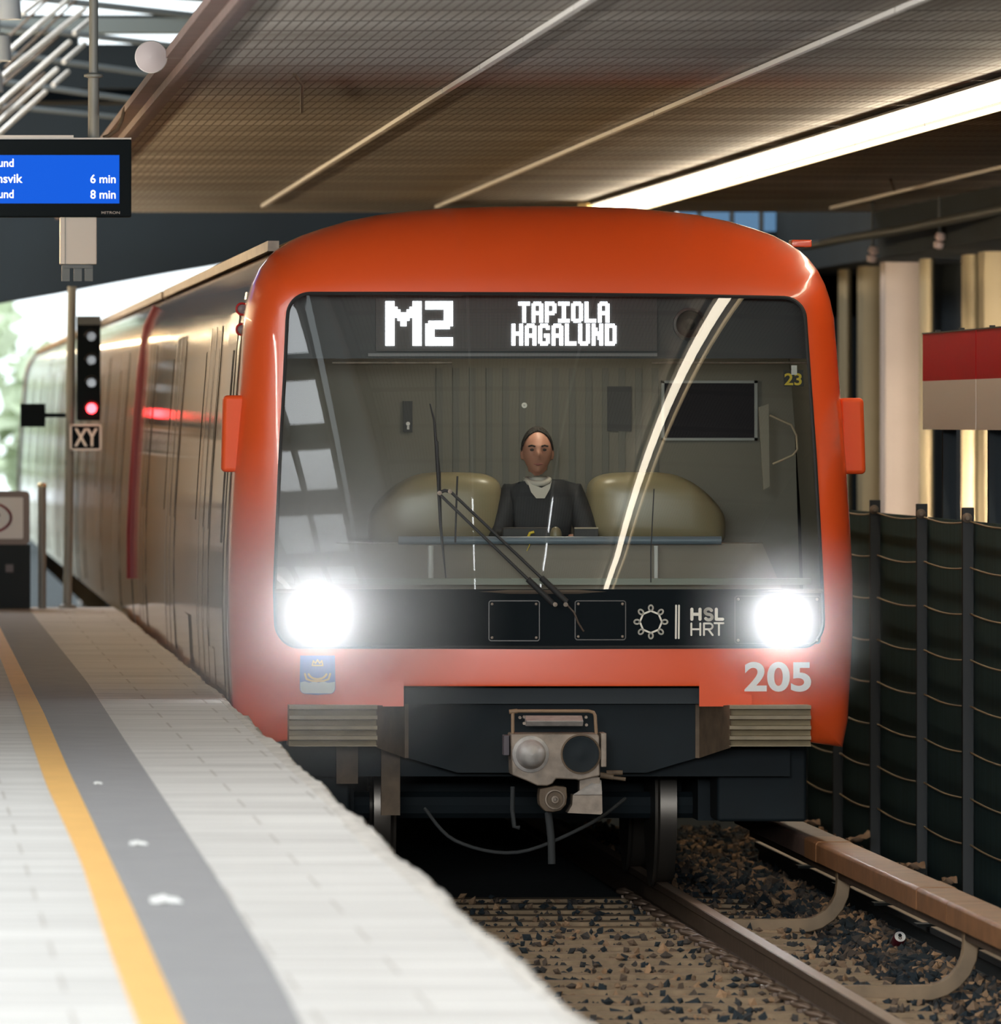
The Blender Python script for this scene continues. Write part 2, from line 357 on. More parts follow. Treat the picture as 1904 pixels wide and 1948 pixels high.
# hall roof with a glazed opening over the platform
SX0, SX1, SY0, SY1 = -13.2, -5.4, -54.5, -11.5
mb = MB()
for x0, x1, y0, y1 in ((-14, SX0, -66, 48), (SX1, 6.2, -66, 48), (SX0, SX1, -66, SY0), (SX0, SX1, SY1, 48)): mb.box(x0, x1, y0, y1, 7.8, 8.0)
struct(mb.obj('ceiling_hall', mat('hall_roof', (0.10, 0.11, 0.11), 0.8)))
mb = MB()
y = SY0
while y < SY1: mb.box(SX0, SX1, y - 0.12, y + 0.12, 7.35, 7.52); y += 3.0
for i in range(7): x = lerp(SX0, SX1, i / 6); mb.box(x - 0.05, x + 0.05, SY0, SY1, 7.40, 7.52)
struct(mb.obj('window_3', m_poledark), 'skylight glazing bars over the platform')
mb = MB(); mb.box(-14.2, -14, -66, 48, 0, 8); struct(mb.obj('wall_left', mat('beige_hall_wall', (0.34, 0.27, 0.19), 0.7, noise=0.4, nscale=0.6, stretch=(1, 1, 0.15))))

# back wall: arched soffit over the tunnel mouth, glazed slits above it
YB = 47.0
mb = MB()
arch = [(-420, 690), (-250, 640), (-100, 600), (0, 575), (110, 556), (220, 535), (330, 515), (420, 500), (560, 470), (760, 440)]
top_ = [(-420, 262), (760, 262)]
pts = [P(x, y, YB) for x, y in arch] + [P(1285, 440, YB), P(1285, 262, YB), P(-420, 262, YB)]
mb.prism(pts, (0, 1.5, 0))
def band(y0, y1, x0=-420, x1=760): p = P(x0, y0, YB); q = P(x1, y1, YB); mb.box(p.x, q.x, YB, YB + 0.4, q.z, p.z)
band(-300, -20); band(28, 60); band(84, 168); band(200, 262)
band(-20, 28, -420, 40); band(60, 84, -420, 150); band(168, 200, -420, 30)
a = P(1200, 440, YB); b_ = P(2100, 1900, YB)
mb.box(1.95, 6.2, YB, YB + 0.4, -0.4, a.z)
a = P(1520, 380, YB); mb.box(a.x, 6.2, YB, YB + 0.4, 3.5, 6.0)
mb.box(-14, P(-420, 0, YB).x, YB, YB + 0.4, 3.0, 8)
struct(mb.obj('wall_back', m_wall))
mb = MB(); mb.box(-14, -2.78, YB - 0.1, YB, -0.4, 3.9); struct(mb.obj('wall_back_platform', MATS['beige_hall_wall']))
mb = MB(); mb.prism([(-4.3, YB + .5, -.4), (-2.2, 97, -.4), (-2.4, 97, -.4), (-4.5, YB + .5, -.4)], (0, 0, 6.0)); mb.box(8.2, 8.4, YB + .5, 97, -0.4, 3.2); struct(mb.obj('unseen_wall_outside', mat('unseen_wall_brown', (0.55, 0.42, 0.26), 0.8, noise=0.5, nscale=0.8, stretch=(1, 1, 0.1))))  # unseen wall added so the train sides mirror brown, not sky
mb = MB(); mb.box(-7.2, 3.4, YB + 1.6, 97, 5.6, 6.0); struct(mb.obj('unseen_roof_outside', m_wall))  # unseen roof added to darken the cars beyond the arch
# clerestory glazing over the train
g = glassmat('blue_grey_pane', (0.24, 0.33, 0.42), 0.1)
mb = MB(); a = P(1290, 400, YB + 0.2); b_ = P(1520, 455, YB + 0.2); mb.box(a.x, b_.x, YB + 0.2, YB + 0.22, b_.z, a.z); win = struct(mb.obj('window_1', g), 'blue-grey clerestory window above the train')
mb = MB()
for x in (1330, 1392, 1448, 1503): a = P(x, 400, YB + 0.15); mb.box(a.x - 0.022, a.x + 0.022, YB + 0.12, YB + 0.19, b_.z, a.z + 0.2)
mb.obj('window_frame', m_poledark, win)

# right-hand wall of deep ribs
mb = MB(); mb.box(6.0, 6.2, -66, YB, -0.4, 8); wr = struct(mb.obj('wall_right', m_wall), 'dark wall with tall ribs behind the fence')
for x0, x1, d, m in ((1603, 1620, 101, m_rib), (1640, 1684, 99, m_rib), (1684, 1752, 96.5, m_ribpale), (1759, 1776, 94.5, m_rib), (1840, 1861, 92, m_rib), (1872, 1935, 90.5, m_rib), (1990, 2050, 84, m_ribpale)):
    a = P(x0, 900, d - D0); c = P(x1, 900, d - D0); mb = MB()
    w_ = c.x - a.x; n = 8
    prof = [Vector((lerp(a.x, c.x, k / n), a.y - 0.05 * math.sin(PI * k / n), 0)) for k in range(n + 1)] + [Vector((c.x, a.y + 0.5, 0)), Vector((a.x, a.y + 0.5, 0))]
    mb.prism([p + Vector((0, 0, -0.3)) for p in prof], (0, 0, 5.2)); mb.obj('rib', m, wr, smooth=True)

for k in range(7):  # unseen lamps added behind the fence to brighten the ribs
    o = area('rib_fill_light', (3.2, 8.0 + 4.0 * k, 1.45), (math.radians(94), 0, math.radians(-38)), 1.0, 0.25, 75.0, (1.0, 0.84, 0.66)); o.data.spread = math.radians(62)
mb = MB(); mb.box(5.0, 6.0, -66, YB, 3.90, 6.0); struct(mb.obj('rib_shade_box', m_wall), 'dark box standing in for the shade at the rib tops')  # added dark box gives the rib tops their shade
# trees and light beyond the tunnel mouth
m_leaf = mat('sunlit_leaves', (0.72, 0.80, 0.58), 0.8, noise=0.25, nscale=3); m_bark = mat('bark', (0.2, 0.15, 0.1), 0.9)
rnd = random.Random(11)
for i, (x, y, h, lab) in enumerate(((-2.6, 190, 8.5, 'tall pale green tree in bright daylight beyond the tunnel mouth'), (0.4, 172, 4.2, 'low green tree beside the last train car outdoors'), (-5.0, 168, 6.5, 'green tree behind the no-entry sign in daylight'))):
    t = thing('tree', lab, 'tree', (x, y, -0.24), 'trees outdoors beyond the tunnel')
    mb = MB(); mb.tube([(0, 0, 0), (0.1, 0, h * 0.5), (0, 0.1, h * 0.8)], [0.2, 0.14, 0.05], 8); mb.obj('trunk', m_bark, t, smooth=True)
    mb = MB()
    for k in range(420):
        a1 = rnd.uniform(0, 2 * PI); zz = rnd.uniform(0.18, 1.0); rr = h * 0.34 * math.sqrt(max(0.05, 1 - (zz * 2 - 1.1) ** 2)) * math.sqrt(rnd.random())
        c = Vector((rr * math.cos(a1), rr * math.sin(a1), zz * h)); s_ = rnd.uniform(0.15, 0.4); R = Matrix.Rotation(rnd.uniform(0, 6), 3, Vector((rnd.random(), rnd.random(), rnd.random() + .1)))
        mb.quad(c + R @ Vector((-s_, -s_ * .6, 0)), c + R @ Vector((s_, -s_ * .6, 0.05)), c + R @ Vector((s_, s_ * .6, 0)), c + R @ Vector((-s_, s_ * .6, 0.05)))
    mb.obj('crown', m_leaf, t, recalc=False)

# ------------------------------------------------------------------ train
HALF = [(1036, 391), (1110, 392), (1200, 395), (1270, 401), (1330, 408), (1390, 420), (1440, 435), (1475, 447), (1500, 460), (1525, 476), (1540, 490), (1557, 512), (1570, 540), (1579, 570), (1585, 605), (1592, 700),
        (1600, 800), (1607, 900), (1613, 1000), (1617, 1100), (1617, 1200), (1612, 1300), (1608, 1370), (1598, 1420)]
HO = [(P(x, y, 0.5).x, P(x, y, 0.5).z) for x, y in HALF]
HO[0] = (0.0, HO[0][1])
XS_TAB = sorted((z, x) for x, z in HO)
def xs(z): return interp(XS_TAB, z)
BOT = [(1.2, 0.85), (0.97, 1.03), (0.92, 1.118), (0.4, 1.118), (0.0, 1.118)]
RIGHT = HO + BOT
OUT = RIGHT + [(-x, z) for x, z in reversed(RIGHT[1:-1])]
MASK = [(590, 558), (760, 558), (1036, 559), (1300, 562), (1492, 566)] + arcpts(1490, 608, 42, 42, -88, -5, 10) + [(1540, 720), (1550, 860), (1558, 1000), (1564, 1120), (1566, 1180)] + arcpts(1528, 1182, 38, 48, 0, 90, 10) + [(1300, 1231), (1036, 1232), (760, 1231)] + arcpts(570, 1182, 46, 49, 90, 180, 10) + [(522, 1120), (527, 1000), (533, 860), (541, 720), (546, 610)] + arcpts(590, 600, 43, 42, 180, 270, 10)
def flat(p): q = SF(*p); return (q.x, q.z)
MXZ = [flat(p) for p in MASK]
CEN = (0.02, 2.15)
def hit(poly, a):
    dx, dz = math.cos(a), math.sin(a); best = None
    for (x0, z0), (x1, z1) in zip(poly, poly[1:] + poly[:1]):
        ex, ez = x1 - x0, z1 - z0; den = dx * ez - dz * ex
        if abs(den) < 1e-9: continue
        t = ((x0 - CEN[0]) * ez - (z0 - CEN[1]) * ex) / den; u = ((x0 - CEN[0]) * dz - (z0 - CEN[1]) * dx) / den
        if t > 0 and -1e-6 <= u <= 1 + 1e-6 and (best is None or t > best): best = t
    return (CEN[0] + dx * best, CEN[1] + dz * best)
angs = sorted(set([round(2 * PI * k / 240, 5) for k in range(240)] + [round(math.atan2(z - CEN[1], x - CEN[0]) % (2 * PI), 5) for x, z in OUT] + [round(math.atan2(z - CEN[1], x - CEN[0]) % (2 * PI), 5) for x, z in MXZ]))
train = thing('metro_train', 'orange metro train front car with lit headlights and destination M2', 'train')
YE = 0.80
rows = []; NT = 12
cols = []
for a in angs:
    ix, iz = hit(MXZ, a); ox, oz = hit(OUT, a)
    sn = math.sin(a)
    wt = max(0.0, min(1.0, (oz - 3.05) / 0.40)); wb = max(0.0, min(1.0, (1.3 - oz) / 0.15)) * max(0.0, min(1.0, (1.55 - abs(ox)) / 0.3))
    R = lerp(0.24, 0.42, wt) * (1 - wb) + 0.004 * wb
    col = []
    for k in range(NT + 1):
        t = math.sin(k / NT * PI / 2)
        x, z = lerp(ix, ox, t), lerp(iz, oz, t)
        col.append(Vector((x, min(Yf(x, z), 0.5) + R * (1 - math.sqrt(max(0, 1 - t ** 2.2))), z)))
    last = col[-1]
    for q in (0.4, 1.0): col.append(Vector((last.x, lerp(last.y, max(YE, last.y), q), last.z)))
    cols.append(col)
mb = MB(); mb.grid(list(map(list, zip(*cols))), True)
mb.obj('front_shell', m_orange, train, smooth=True)

def surf_patch(poly_px, off, dens=26):     # fill a photo-space polygon on the front surface with a fine grid clipped to it
    bm = bmesh.new(); vs = [bm.verts.new((x, y, 0)) for x, y in poly_px]; bm.faces.new(vs)
    x0 = min(p[0] for p in poly_px); x1 = max(p[0] for p in poly_px); y0 = min(p[1] for p in poly_px); y1 = max(p[1] for p in poly_px)
    nx = max(1, int((x1 - x0) / dens)); ny = max(1, int((y1 - y0) / dens))
    for i in range(1, nx): bmesh.ops.bisect_plane(bm, geom=bm.verts[:] + bm.edges[:] + bm.faces[:], plane_co=(lerp(x0, x1, i / nx), 0, 0), plane_no=(1, 0, 0))
    for i in range(1, ny): bmesh.ops.bisect_plane(bm, geom=bm.verts[:] + bm.edges[:] + bm.faces[:], plane_co=(0, lerp(y0, y1, i / ny), 0), plane_no=(0, 1, 0))
    for v in bm.verts: v.co = SF(v.co.x, v.co.y, off)
    m = MB(); m.b.free(); m.b = bm; return m
GL = 1121
def clip(poly, y, keep_above):
    out = []
    for (x0, y0), (x1, y1) in zip(poly, poly[1:] + poly[:1]):
        i0 = (y0 <= y) == keep_above; i1 = (y1 <= y) == keep_above
        if i0: out.append((x0, y0))
        if i0 != i1: t = (y - y0) / (y1 - y0); out.append((lerp(x0, x1, t), y))
    return out
surf_patch(clip(MASK, GL, True), 0.0, 30).obj('windscreen', m_glass, train, smooth=True)
surf_patch(clip(MASK, GL, False), 0.002).obj('front_panel', m_black, train, smooth=True)
# rubber seal round the windscreen
def loop_tube(pts, r, off, name, m, parent, closed=True, n=6):
    q = [SF(x, y, off) for x, y in pts]; mb = MB(); mb.tube(q + ([q[0]] if closed else []), r, n, caps=not closed); return mb.obj(name, m, parent, smooth=True)
loop_tube(MASK, 0.010, 0.004, 'window_seal', m_rubber, train)
loop_tube([(522, 1124), (1036, 1126), (1565, 1124)], 0.012, 0.006, 'window_sill', mat('sill_brown', (0.10, 0.075, 0.055), 0.5), train, False)

for x0, x1 in ((655, 768), (1330, 1430)): surf_patch([(x0, 1296), (min(x1, 1408), 1296), (min(x1, 1408), 1318), (x1, 1322), (x1, 1344), (x0, 1344)], 0.006, 20).obj('front_apron', m_orange, train, smooth=True)
# lettering and marks on the front
fn = lambda x, y: SF(x, y, 0.006)
text_obj('fleet_number', '205', (1416, 1259, 1543, 1316), fn, m_white, train, off=0.028)
mb = MB()
oct_ = [(1238 + 21 * math.cos(math.radians(90 + 45 * k)), 1183 + 21 * math.sin(math.radians(90 + 45 * k))) for k in range(9)]
ribbon(mb, oct_, 1.7, fn)
for k in range(8):
    a = math.radians(90 + 45 * k); c, s_ = math.cos(a), math.sin(a)
    lp = arcpts(26.5, 0, 5.2, 4.0, 0, 360, 16); ribbon(mb, [(1238 + u * c - v * s_, 1183 + u * s_ + v * c) for u, v in lp], 1.6, fn)
mb.obj('loop_emblem', m_cream, train, recalc=False)
mb = MB(); ribbon(mb, [(1286, 1152), (1285.5, 1214)], 1.7, fn); ribbon(mb, [(1291.5, 1152), (1291, 1214)], 1.7, fn); mb.obj('double_bar', m_cream, train, recalc=False)
mb = MB()
for st in ([(1316, 1159), (1316, 1178)], [(1331.5, 1159), (1331.5, 1178)], [(1316, 1168.5), (1331.5, 1168.5)],
           arcpts(1347.5, 1163.5, 6.3, 5.2, -25, -180, 10) + arcpts(1347.5, 1163.5, 6.3, 5.2, -180, -270, 5)[1:] + arcpts(1348, 1174, 6.5, 5.2, -90, 150, 14),
           [(1362.5, 1159), (1362.5, 1178), (1374.5, 1178)]): ribbon(mb, st, 3.0, fn)
for st in ([(1315, 1186), (1315, 1208)], [(1332, 1186), (1332, 1208)], [(1315, 1197), (1332, 1197)],
           [(1339, 1208), (1339, 1186), (1349, 1186)] + arcpts(1349.5, 1191.5, 6, 5.5, -90, 90, 8) + [(1339, 1197)], [(1347, 1197), (1355.5, 1208)],
           [(1359, 1185.5), (1376, 1185.5)], [(1367.5, 1185.5), (1367.5, 1208)]): ribbon(mb, st, 1.8, fn)
mb.obj('operator_lettering', m_cream, train, recalc=False)
# city shield: blue field, golden boat, silver water
shield = [(571, 1247), (637, 1247), (638, 1305)] + arcpts(628, 1309, 10, 11, 0, 90, 4) + [(604, 1322)] + arcpts(580, 1309, 10, 11, 90, 180, 4) + [(570, 1300)]
sh = surf_patch(shield, 0.005).obj('shield_sticker', mat('shield_blue', (0.03, 0.12, 0.42), 0.4), train)
fn2 = lambda x, y: SF(x, y, 0.008)
mb = MB(); w_ = [(571, 1298), (580, 1296), (588, 1299), (597, 1296), (606, 1299), (615, 1296), (624, 1299), (637, 1297)]
mb.poly(*[fn2(*p) for p in w_ + [(637, 1305)] + arcpts(628, 1309, 9, 10, 0, 90, 4) + arcpts(580, 1309, 9, 10, 90, 180, 4)]); mb.obj('shield_water', mat('shield_silver', (0.62, 0.66, 0.64), 0.4), sh)
mb = MB(); fn3 = lambda x, y: SF(x, y, 0.010)
ribbon(mb, [(580, 1282), (583, 1292), (592, 1295), (604, 1296), (616, 1295), (625, 1292), (628, 1282)], 1.8, fn3); ribbon(mb, arcpts(604, 1278, 18, 14, 20, 160, 10), 2.0, fn3)
ribbon(mb, [(594, 1266), (596, 1257), (600, 1262), (604, 1255), (608, 1262), (612, 1257), (614, 1266), (594, 1266)], 1.3, fn3); mb.obj('shield_boat', mat('shield_gold', (0.75, 0.5, 0.12), 0.4), sh, recalc=False)
# service hatches with screws on the black panel
for (x0, y0, x1, y1) in ((930, 1143, 1026, 1219), (1094, 1143, 1190, 1217), (1398, 1134, 1560, 1224)):
    h = surf_patch([(x0 + 4, y0), (x1 - 4, y0), (x1, y0 + 4), (x1, y1 - 4), (x1 - 4, y1), (x0 + 4, y1), (x0, y1 - 4), (x0, y0 + 4)], 0.008).obj('panel_hatch', mat('hatch_black', (0.004, 0.007, 0.009), 0.55, spec=0.06), train)
    mb = MB(); ribbon(mb, [(x0 + 3, y0), (x1 - 3, y0), (x1, y0 + 3), (x1, y1 - 3), (x1 - 3, y1), (x0 + 3, y1), (x0, y1 - 3), (x0, y0 + 3), (x0 + 3, y0)], 1.0, lambda x, y: SF(x, y, 0.0095)); mb.obj('hatch_edge', mat('hatch_rim', (0.06, 0.05, 0.04), 0.4), h, recalc=False)
    for sx in (x0 + 6, x1 - 6):
        for sy in (y0 + 6, y1 - 6):
            mb = MB(); mb.lathe(SF(sx, sy, 0.008), [(0, 0.006), (0.006, 0.005), (0.008, 0)], n=10); mb.obj('screw', m_steel, h, smooth=True)

# headlights
for (x, y, r, pw, rh, dens) in ((606, 1168, 0.105, 45.0, 0.75, 1.0), (1487, 1178, 0.095, 22.0, 0.45, 1.0)):
    c = SF(x, y, 0.0); mb = MB(); mb.lathe(c, [(r * 1.18, 0.0), (r * 1.18, 0.03), (r, 0.034), (r * 0.98, 0.012)]); hb = mb.obj('headlight', m_black, train, smooth=True)
    mb = MB(); mb.lathe(c, [(r, 0.012), (r * 0.9, 0.03), (r * 0.6, 0.042), (r * 0.3, 0.047), (0, 0.048)]); mb.obj('headlight_lens', m_lamp, hb, smooth=True)
    l = bpy.data.lights.new('headlight_beam', 'SPOT'); l.energy = pw; l.color = (0.93, 0.97, 1.0); l.shadow_soft_size = 0.06; l.spot_size = math.radians(150); l.spot_blend = 1.0
    o = bpy.data.objects.new('headlight_beam', l); o.location = c + Vector((0, -0.08, 0)); o.rotation_euler = (math.radians(84), 0, 0); COL.objects.link(o); o.parent = hb

# bumpers with ribs, brackets and the recess for the coupler
def plate(px0, py0, px1, py1, Y, th=0.05):
    a = P(px0, py0, Y); c = P(px1, py1, Y); mb = MB(); mb.box(a.x, c.x, Y, Y + th, c.z, a.z); return mb
for x0, x1 in ((550, 718), (1388, 1543)):
    a = P(x0, 1342, -0.10); c = P(x1, 1420, -0.10); H = a.z - c.z; mb = MB(); pr = []
    for k in range(4):
        zt = a.z - H * k / 4
        pr += [(-0.10, zt), (-0.10, zt - H * 0.085), (-0.045, zt - H * 0.12), (-0.06, zt - H * 0.235)]
    pr += [(-0.10, c.z + H * 0.02), (-0.10, c.z), (0.30, c.z), (0.30, a.z)]
    mb.prism([(a.x, y, z) for y, z in pr], (c.x - a.x, 0, 0)); mb.obj('bumper', mat('ribbed_bumper', (0.30, 0.235, 0.14), 0.55, noise=0.3, nscale=8), train)
mb = MB()
a = P(718, 1342, -0.08); c = P(768, 1345, 0.4)
def bracket(xa, xb):
    mb = MB()
    p0, p1, p2, p3 = P(xa, 1342, -0.08), P(xa, 1422, -0.08), P(xb, 1442, 0.40), P(xb, 1310, 0.40)
    q = P(xb, 1342, 0.40)
    mb.prism([p0, p1, p2, q], (0, 0.06, 0)); mb.prism([q, p2, p2 + Vector((0, 0.3, 0)), p3 + Vector((0, 0.3, 0)), p3], (0.02 if xb > xa else -0.02, 0, 0))
    return mb.obj('bumper_bracket', m_brown, train)
bracket(716, 770); bracket(1390, 1330)
mb = MB(); poly = [(768, 1300), (1332, 1300), (1332, 1440), (1290, 1452), (1230, 1470), (870, 1470), (810, 1452), (768, 1440)]
mb.prism([P(x, y, 0.42) for x, y in poly], (0, 0.1, 0)); mb.obj('coupler_recess', m_dark, train)
mb = MB(); a = P(768, 1308, 0.40); c = P(1330, 1338, 0.40); mb.box(a.x, c.x, 0.30, 0.42, c.z, a.z); mb.obj('recess_lintel', mat('dark_teal_steel', (0.016, 0.024, 0.028), 0.6), train)
plate(640, 1415, 681, 1491, 0.55).obj('guard_plate', m_brown, train); plate(725, 1415, 761, 1551, 0.65).obj('guard_plate', m_brown, train)
mb = MB(); mb.box(-1.35, 1.35, 0.75, 22.5, 0.62, 0.98); mb.box(-1.2, 1.2, 5.5, 16, 0.25, 0.62); mb.obj('underframe', m_dark, train)
for s in (-1, 1):
    mb = MB(); mb.box(s * 1.22 - .24, s * 1.22 + .24, 1.0, 1.5, .37, .98); mb.obj('equipment_box', m_dark, train, bevel=.02)
    mb = MB(); mb.box(s * 1.18 - .2, s * 1.18 + .2, 5.2, 9.0, .38, .98); mb.obj('equipment_box', m_dark, train, bevel=.02)
def bogie(parent, y0):
    mb = MB()
    for s in (-1, 1): mb.box(s * 1.0 - 0.07, s * 1.0 + 0.07, y0 - 1.5, y0 + 1.5, 0.35, 0.62)
    mb.box(-1.0, 1.0, y0 - 0.25, y0 + 0.25, 0.4, 0.6)
    for yy in (-1.05, 1.05): mb.tube([(-0.95, y0 + yy, 0.42), (0.95, y0 + yy, 0.42)], 0.075, 10)
    b = mb.obj('bogie', m_dark, parent)
    for s in (-1, 1):
        for yy in (-1.05, 1.05):
            mb = MB(); mb.lathe((s * 0.70, y0 + yy, 0.42), [(0.05, 0), (0.445, 0), (0.45, 0.015), (0.42, 0.03), (0.418, 0.12), (0.36, 0.125), (0.33, 0.09), (0.12, 0.09), (0.11, 0.13), (0, 0.13)], axis=(s, 0, 0), n=36); mb.obj('wheel', m_chrome if False else mat('wheel_steel', (0.16, 0.14, 0.12), 0.35, metal=0.8), b, smooth=True)
bogie(train, 3.2); bogie(train, 19.0)

# automatic coupler (photo coordinates of its 6.8x close-up: px = 940 + cx / 6.8)
YK = -0.42
def K(cx, cy, Y=YK): return P(940 + cx / 6.8, 1320 + cy / 6.8, Y)
mb = MB(); face = [(215, 515), (1330, 515), (1365, 545), (1370, 1060), (1100, 1120), (1060, 1110), (800, 1100), (760, 1160), (690, 1190), (560, 1190), (430, 1130), (230, 1050)]
mb.prism([K(x, y) for x, y in face], (0, 0.30, 0)); cpl = mb.obj('coupler', m_steel, train, bevel=0.008)
mb = MB(); a, c = K(470, 780), K(1120, 780)
mb.lathe(a, [(0.098, -0.01), (0.095, 0.02), (0.078, 0.03), (0.074, 0.07), (0.058, 0.14), (0.036, 0.175), (0.0, 0.19)], n=32); mb.obj('coupler_cone', m_lightsteel, cpl, smooth=True)
mb = MB(); mb.lathe(c, [(0.098, 0.004), (0.090, 0.006), (0.085, 0.004), (0.05, 0.002), (0.03, 0.003), (0.012, 0.008), (0, 0.008)], n=32); mb.obj('coupler_funnel', m_dark, cpl, smooth=True)
mb = MB(); mb.lathe(c, [(0.105, -0.01), (0.105, 0.012), (0.097, 0.014), (0.094, 0.004)], n=32); mb.obj('funnel_rim', m_brown, cpl, smooth=True)
mb = MB(); mb.tube([K(240, 515, YK + .05), K(240, 260, YK + .05), K(255, 232, YK + .05), K(290, 222, YK + .05), K(1220, 222, YK + .05), K(1285, 240, YK + .05), K(1305, 280, YK + .05), K(1320, 515, YK + .05)], 0.009, 8); mb.tube([K(195, 232, YK + .05), K(300, 222, YK + .05)], 0.012, 8)
mb.obj('hoop_frame', mat('rusty_frame', (0.30, 0.19, 0.11), 0.6), cpl, smooth=True)
a, c = K(415, 285, YK + 0.08), K(1155, 420, YK + 0.08)
mb = MB(); mb.prism([(a.x, YK + 0.20, a.z), (a.x, YK + 0.08, lerp(a.z, c.z, .5)), (a.x, YK + 0.12, c.z), (a.x, YK + 0.20, c.z)], (c.x - a.x, 0, 0)); mb.obj('contact_cover', m_lightsteel, cpl, bevel=0.004)
mb = MB()
for cx, cy in ((330, 305), (385, 298), (385, 380), (1185, 300), (1190, 400)): mb.lathe(K(cx, cy, YK + 0.12), [(0.008, 0), (0.008, 0.03), (0, 0.03)], n=10)
mb.obj('bolt', m_steel, cpl, smooth=True)
a, c = K(1378, 505, YK), K(1450, 945, YK); mb = MB(); mb.box(a.x, c.x, YK - 0.02, YK + 0.2, c.z, a.z); mb.obj('side_plate', m_steel, cpl, bevel=0.004)
a, c = K(130, 540, YK), K(205, 800, YK); mb = MB(); mb.box(a.x, c.x, YK + 0.05, YK + 0.2, c.z, a.z); mb.obj('side_plate', mat('purple_grey_steel', (0.10, 0.08, 0.09), 0.6), cpl, bevel=0.004)
mb = MB(); mb.prism([K(x, y, YK + .02) for x, y in ((590, 1230), (790, 1190), (935, 1205), (945, 1330), (930, 1430), (860, 1510), (760, 1530), (660, 1520), (590, 1440), (580, 1330))], (0, 0.2, 0)); fl = mb.obj('hose_flange', m_brown, cpl, bevel=0.006)
mb = MB(); q = K(785, 1365, YK + .02); mb.lathe(q, [(0.054, 0.001), (0.052, 0.012), (0.045, 0.014), (0.040, 0.004)], n=28); mb.lathe(q, [(0.022, 0.002), (0.020, 0.024), (0.010, 0.026), (0.008, 0.006), (0, 0.006)], n=20); mb.obj('air_pipe', m_steel, cpl, smooth=True)
# wedge-topped block beside the flange
mb = MB(); b0 = [K(1020, 1310, YK - .06), K(1395, 1310, YK - .06), K(1400, 1540, YK - .06), K(1380, 1560, YK - .06), K(950, 1540, YK - .06), K(1010, 1440, YK - .06)]
mb.prism(b0, (0, 0.22, 0)); wt_ = [K(1020, 1308, YK - .06), K(1395, 1308, YK - .06), K(1385, 1120, YK + .10), K(1340, 1110, YK + .10)]
mb.quad(*wt_); mb.poly(wt_[1], wt_[2], K(1395, 1308, YK + .16)); mb.poly(wt_[0], wt_[3], wt_[2], K(1395, 1308, YK + .16)); mb.obj('coupler_horn', m_steel, cpl)
mb = MB(); q = [Vector(p) + Vector((0, -0.003, 0.002)) for p in wt_]; mb.quad(*q); mb.obj('horn_face', m_lightsteel, cpl)
mb = MB(); mb.prism([K(x, y, YK + .06) for x, y in ((1105, 1080), (1365, 1080), (1365, 1310), (1105, 1310))], (0, .15, 0)); mb.obj('coupler_neck', m_steel, cpl)
mb = MB(); mb.tube([K(1450, 1020, YK + .1), K(1660, 1020, YK + .1)], 0.013, 8); mb.tube([K(1540, 1085, YK + .1), K(1700, 1105, YK + .1)], 0.010, 8); mb.tube([K(1370, 1050, YK + .1), K(1540, 1075, YK + .1)], 0.016, 8); mb.obj('uncoupling_lever', m_brown, cpl, smooth=True)
def smooth(pts, k=6):
    q = [pts[0]] + list(pts) + [pts[-1]]; out = []
    for i in range(1, len(q) - 2):
        for j in range(k):
            t = j / k; a, b, c, d = q[i - 1], q[i], q[i + 1], q[i + 2]
            out.append(0.5 * ((2 * b) + (c - a) * t + (2 * a - 5 * b + 4 * c - d) * t * t + (3 * b - a - 3 * c + d) * t ** 3))
    return out + [pts[-1]]
mb = MB(); mb.tube([K(700, 1540, YK + .15), K(720, 1700, YK + .12), K(740, 1900, YK + .1), K(745, 2200, YK + .1)], 0.02, 8); mb.tube([K(240, 1200, YK + .2), K(235, 1500, YK + .2), K(260, 1720, YK + .2), K(330, 1730, YK + .2)], 0.012, 8); mb.tube(smooth([K(-900, 1480, YK + .7), K(-500, 1900, YK + .6), K(300, 2050, YK + .6), K(1200, 1700, YK + .6), K(1700, 1350, YK + .7)]), 0.010, 8); mb.obj('air_hose', mat('dull_hose', (0.03, 0.032, 0.032), 0.8), cpl, smooth=True)

# mirrors, marker lamps and grab rails on the front corners
for x0, x1, y0, y1, Y in ((425, 478, 752, 898, 0.35), (1597, 1643, 757, 902, 0.40)):
    a = P(x0, y0, Y); c = P(x1, y1, Y); mb = MB(); s_ = 0.02 if x0 > 1000 else -0.02
    mb.prism([(a.x, Y, a.z), (c.x, Y, a.z), (c.x + s_ * (0.6 if x0 > 1000 else 0.2), Y, c.z), (a.x + s_ * 0.5, Y, c.z)], (0, 0.16, 0)); mb.obj('mirror_housing', mat('mirror_orange', ORANGE, 0.5, spec=0.3), train, bevel=0.024, seg=4)
mk = None
for y in (588, 627):
    c = P(460, y, 0.95); mb = MB(); mb.lathe(c, [(0.0, 0.0), (0.034, 0.0), (0.036, 0.05), (0.026, 0.055), (0.024, 0.045)], n=24); mk = mb.obj('marker_lamp', m_red, train, smooth=True)
    mb = MB(); mb.lathe(c, [(0.025, 0.045), (0.015, 0.055), (0, 0.058)], n=20); mb.obj('lamp_lens', mat('grey_lens', (0.25, 0.2, 0.2), 0.2), mk, smooth=True)
    mb = MB(); mb.box(c.x, c.x + 0.08, 0.93, 0.97, c.z - 0.01, c.z + 0.01); mb.obj('lamp_arm', m_red, mk)
for y0, y1, m in ((650, 752, m_red), (898, 1075, m_red)):
    a = P(466 if y0 < 800 else 457, y0, 1.0); c = P(461 if y0 < 800 else 449, y1, 1.0); mb = MB(); mb.tube([a + Vector((0.03, 0, 0)), a, c, c + Vector((0.03, 0, 0))], 0.014, 8); mb.obj('grab_rail', m, train, smooth=True)
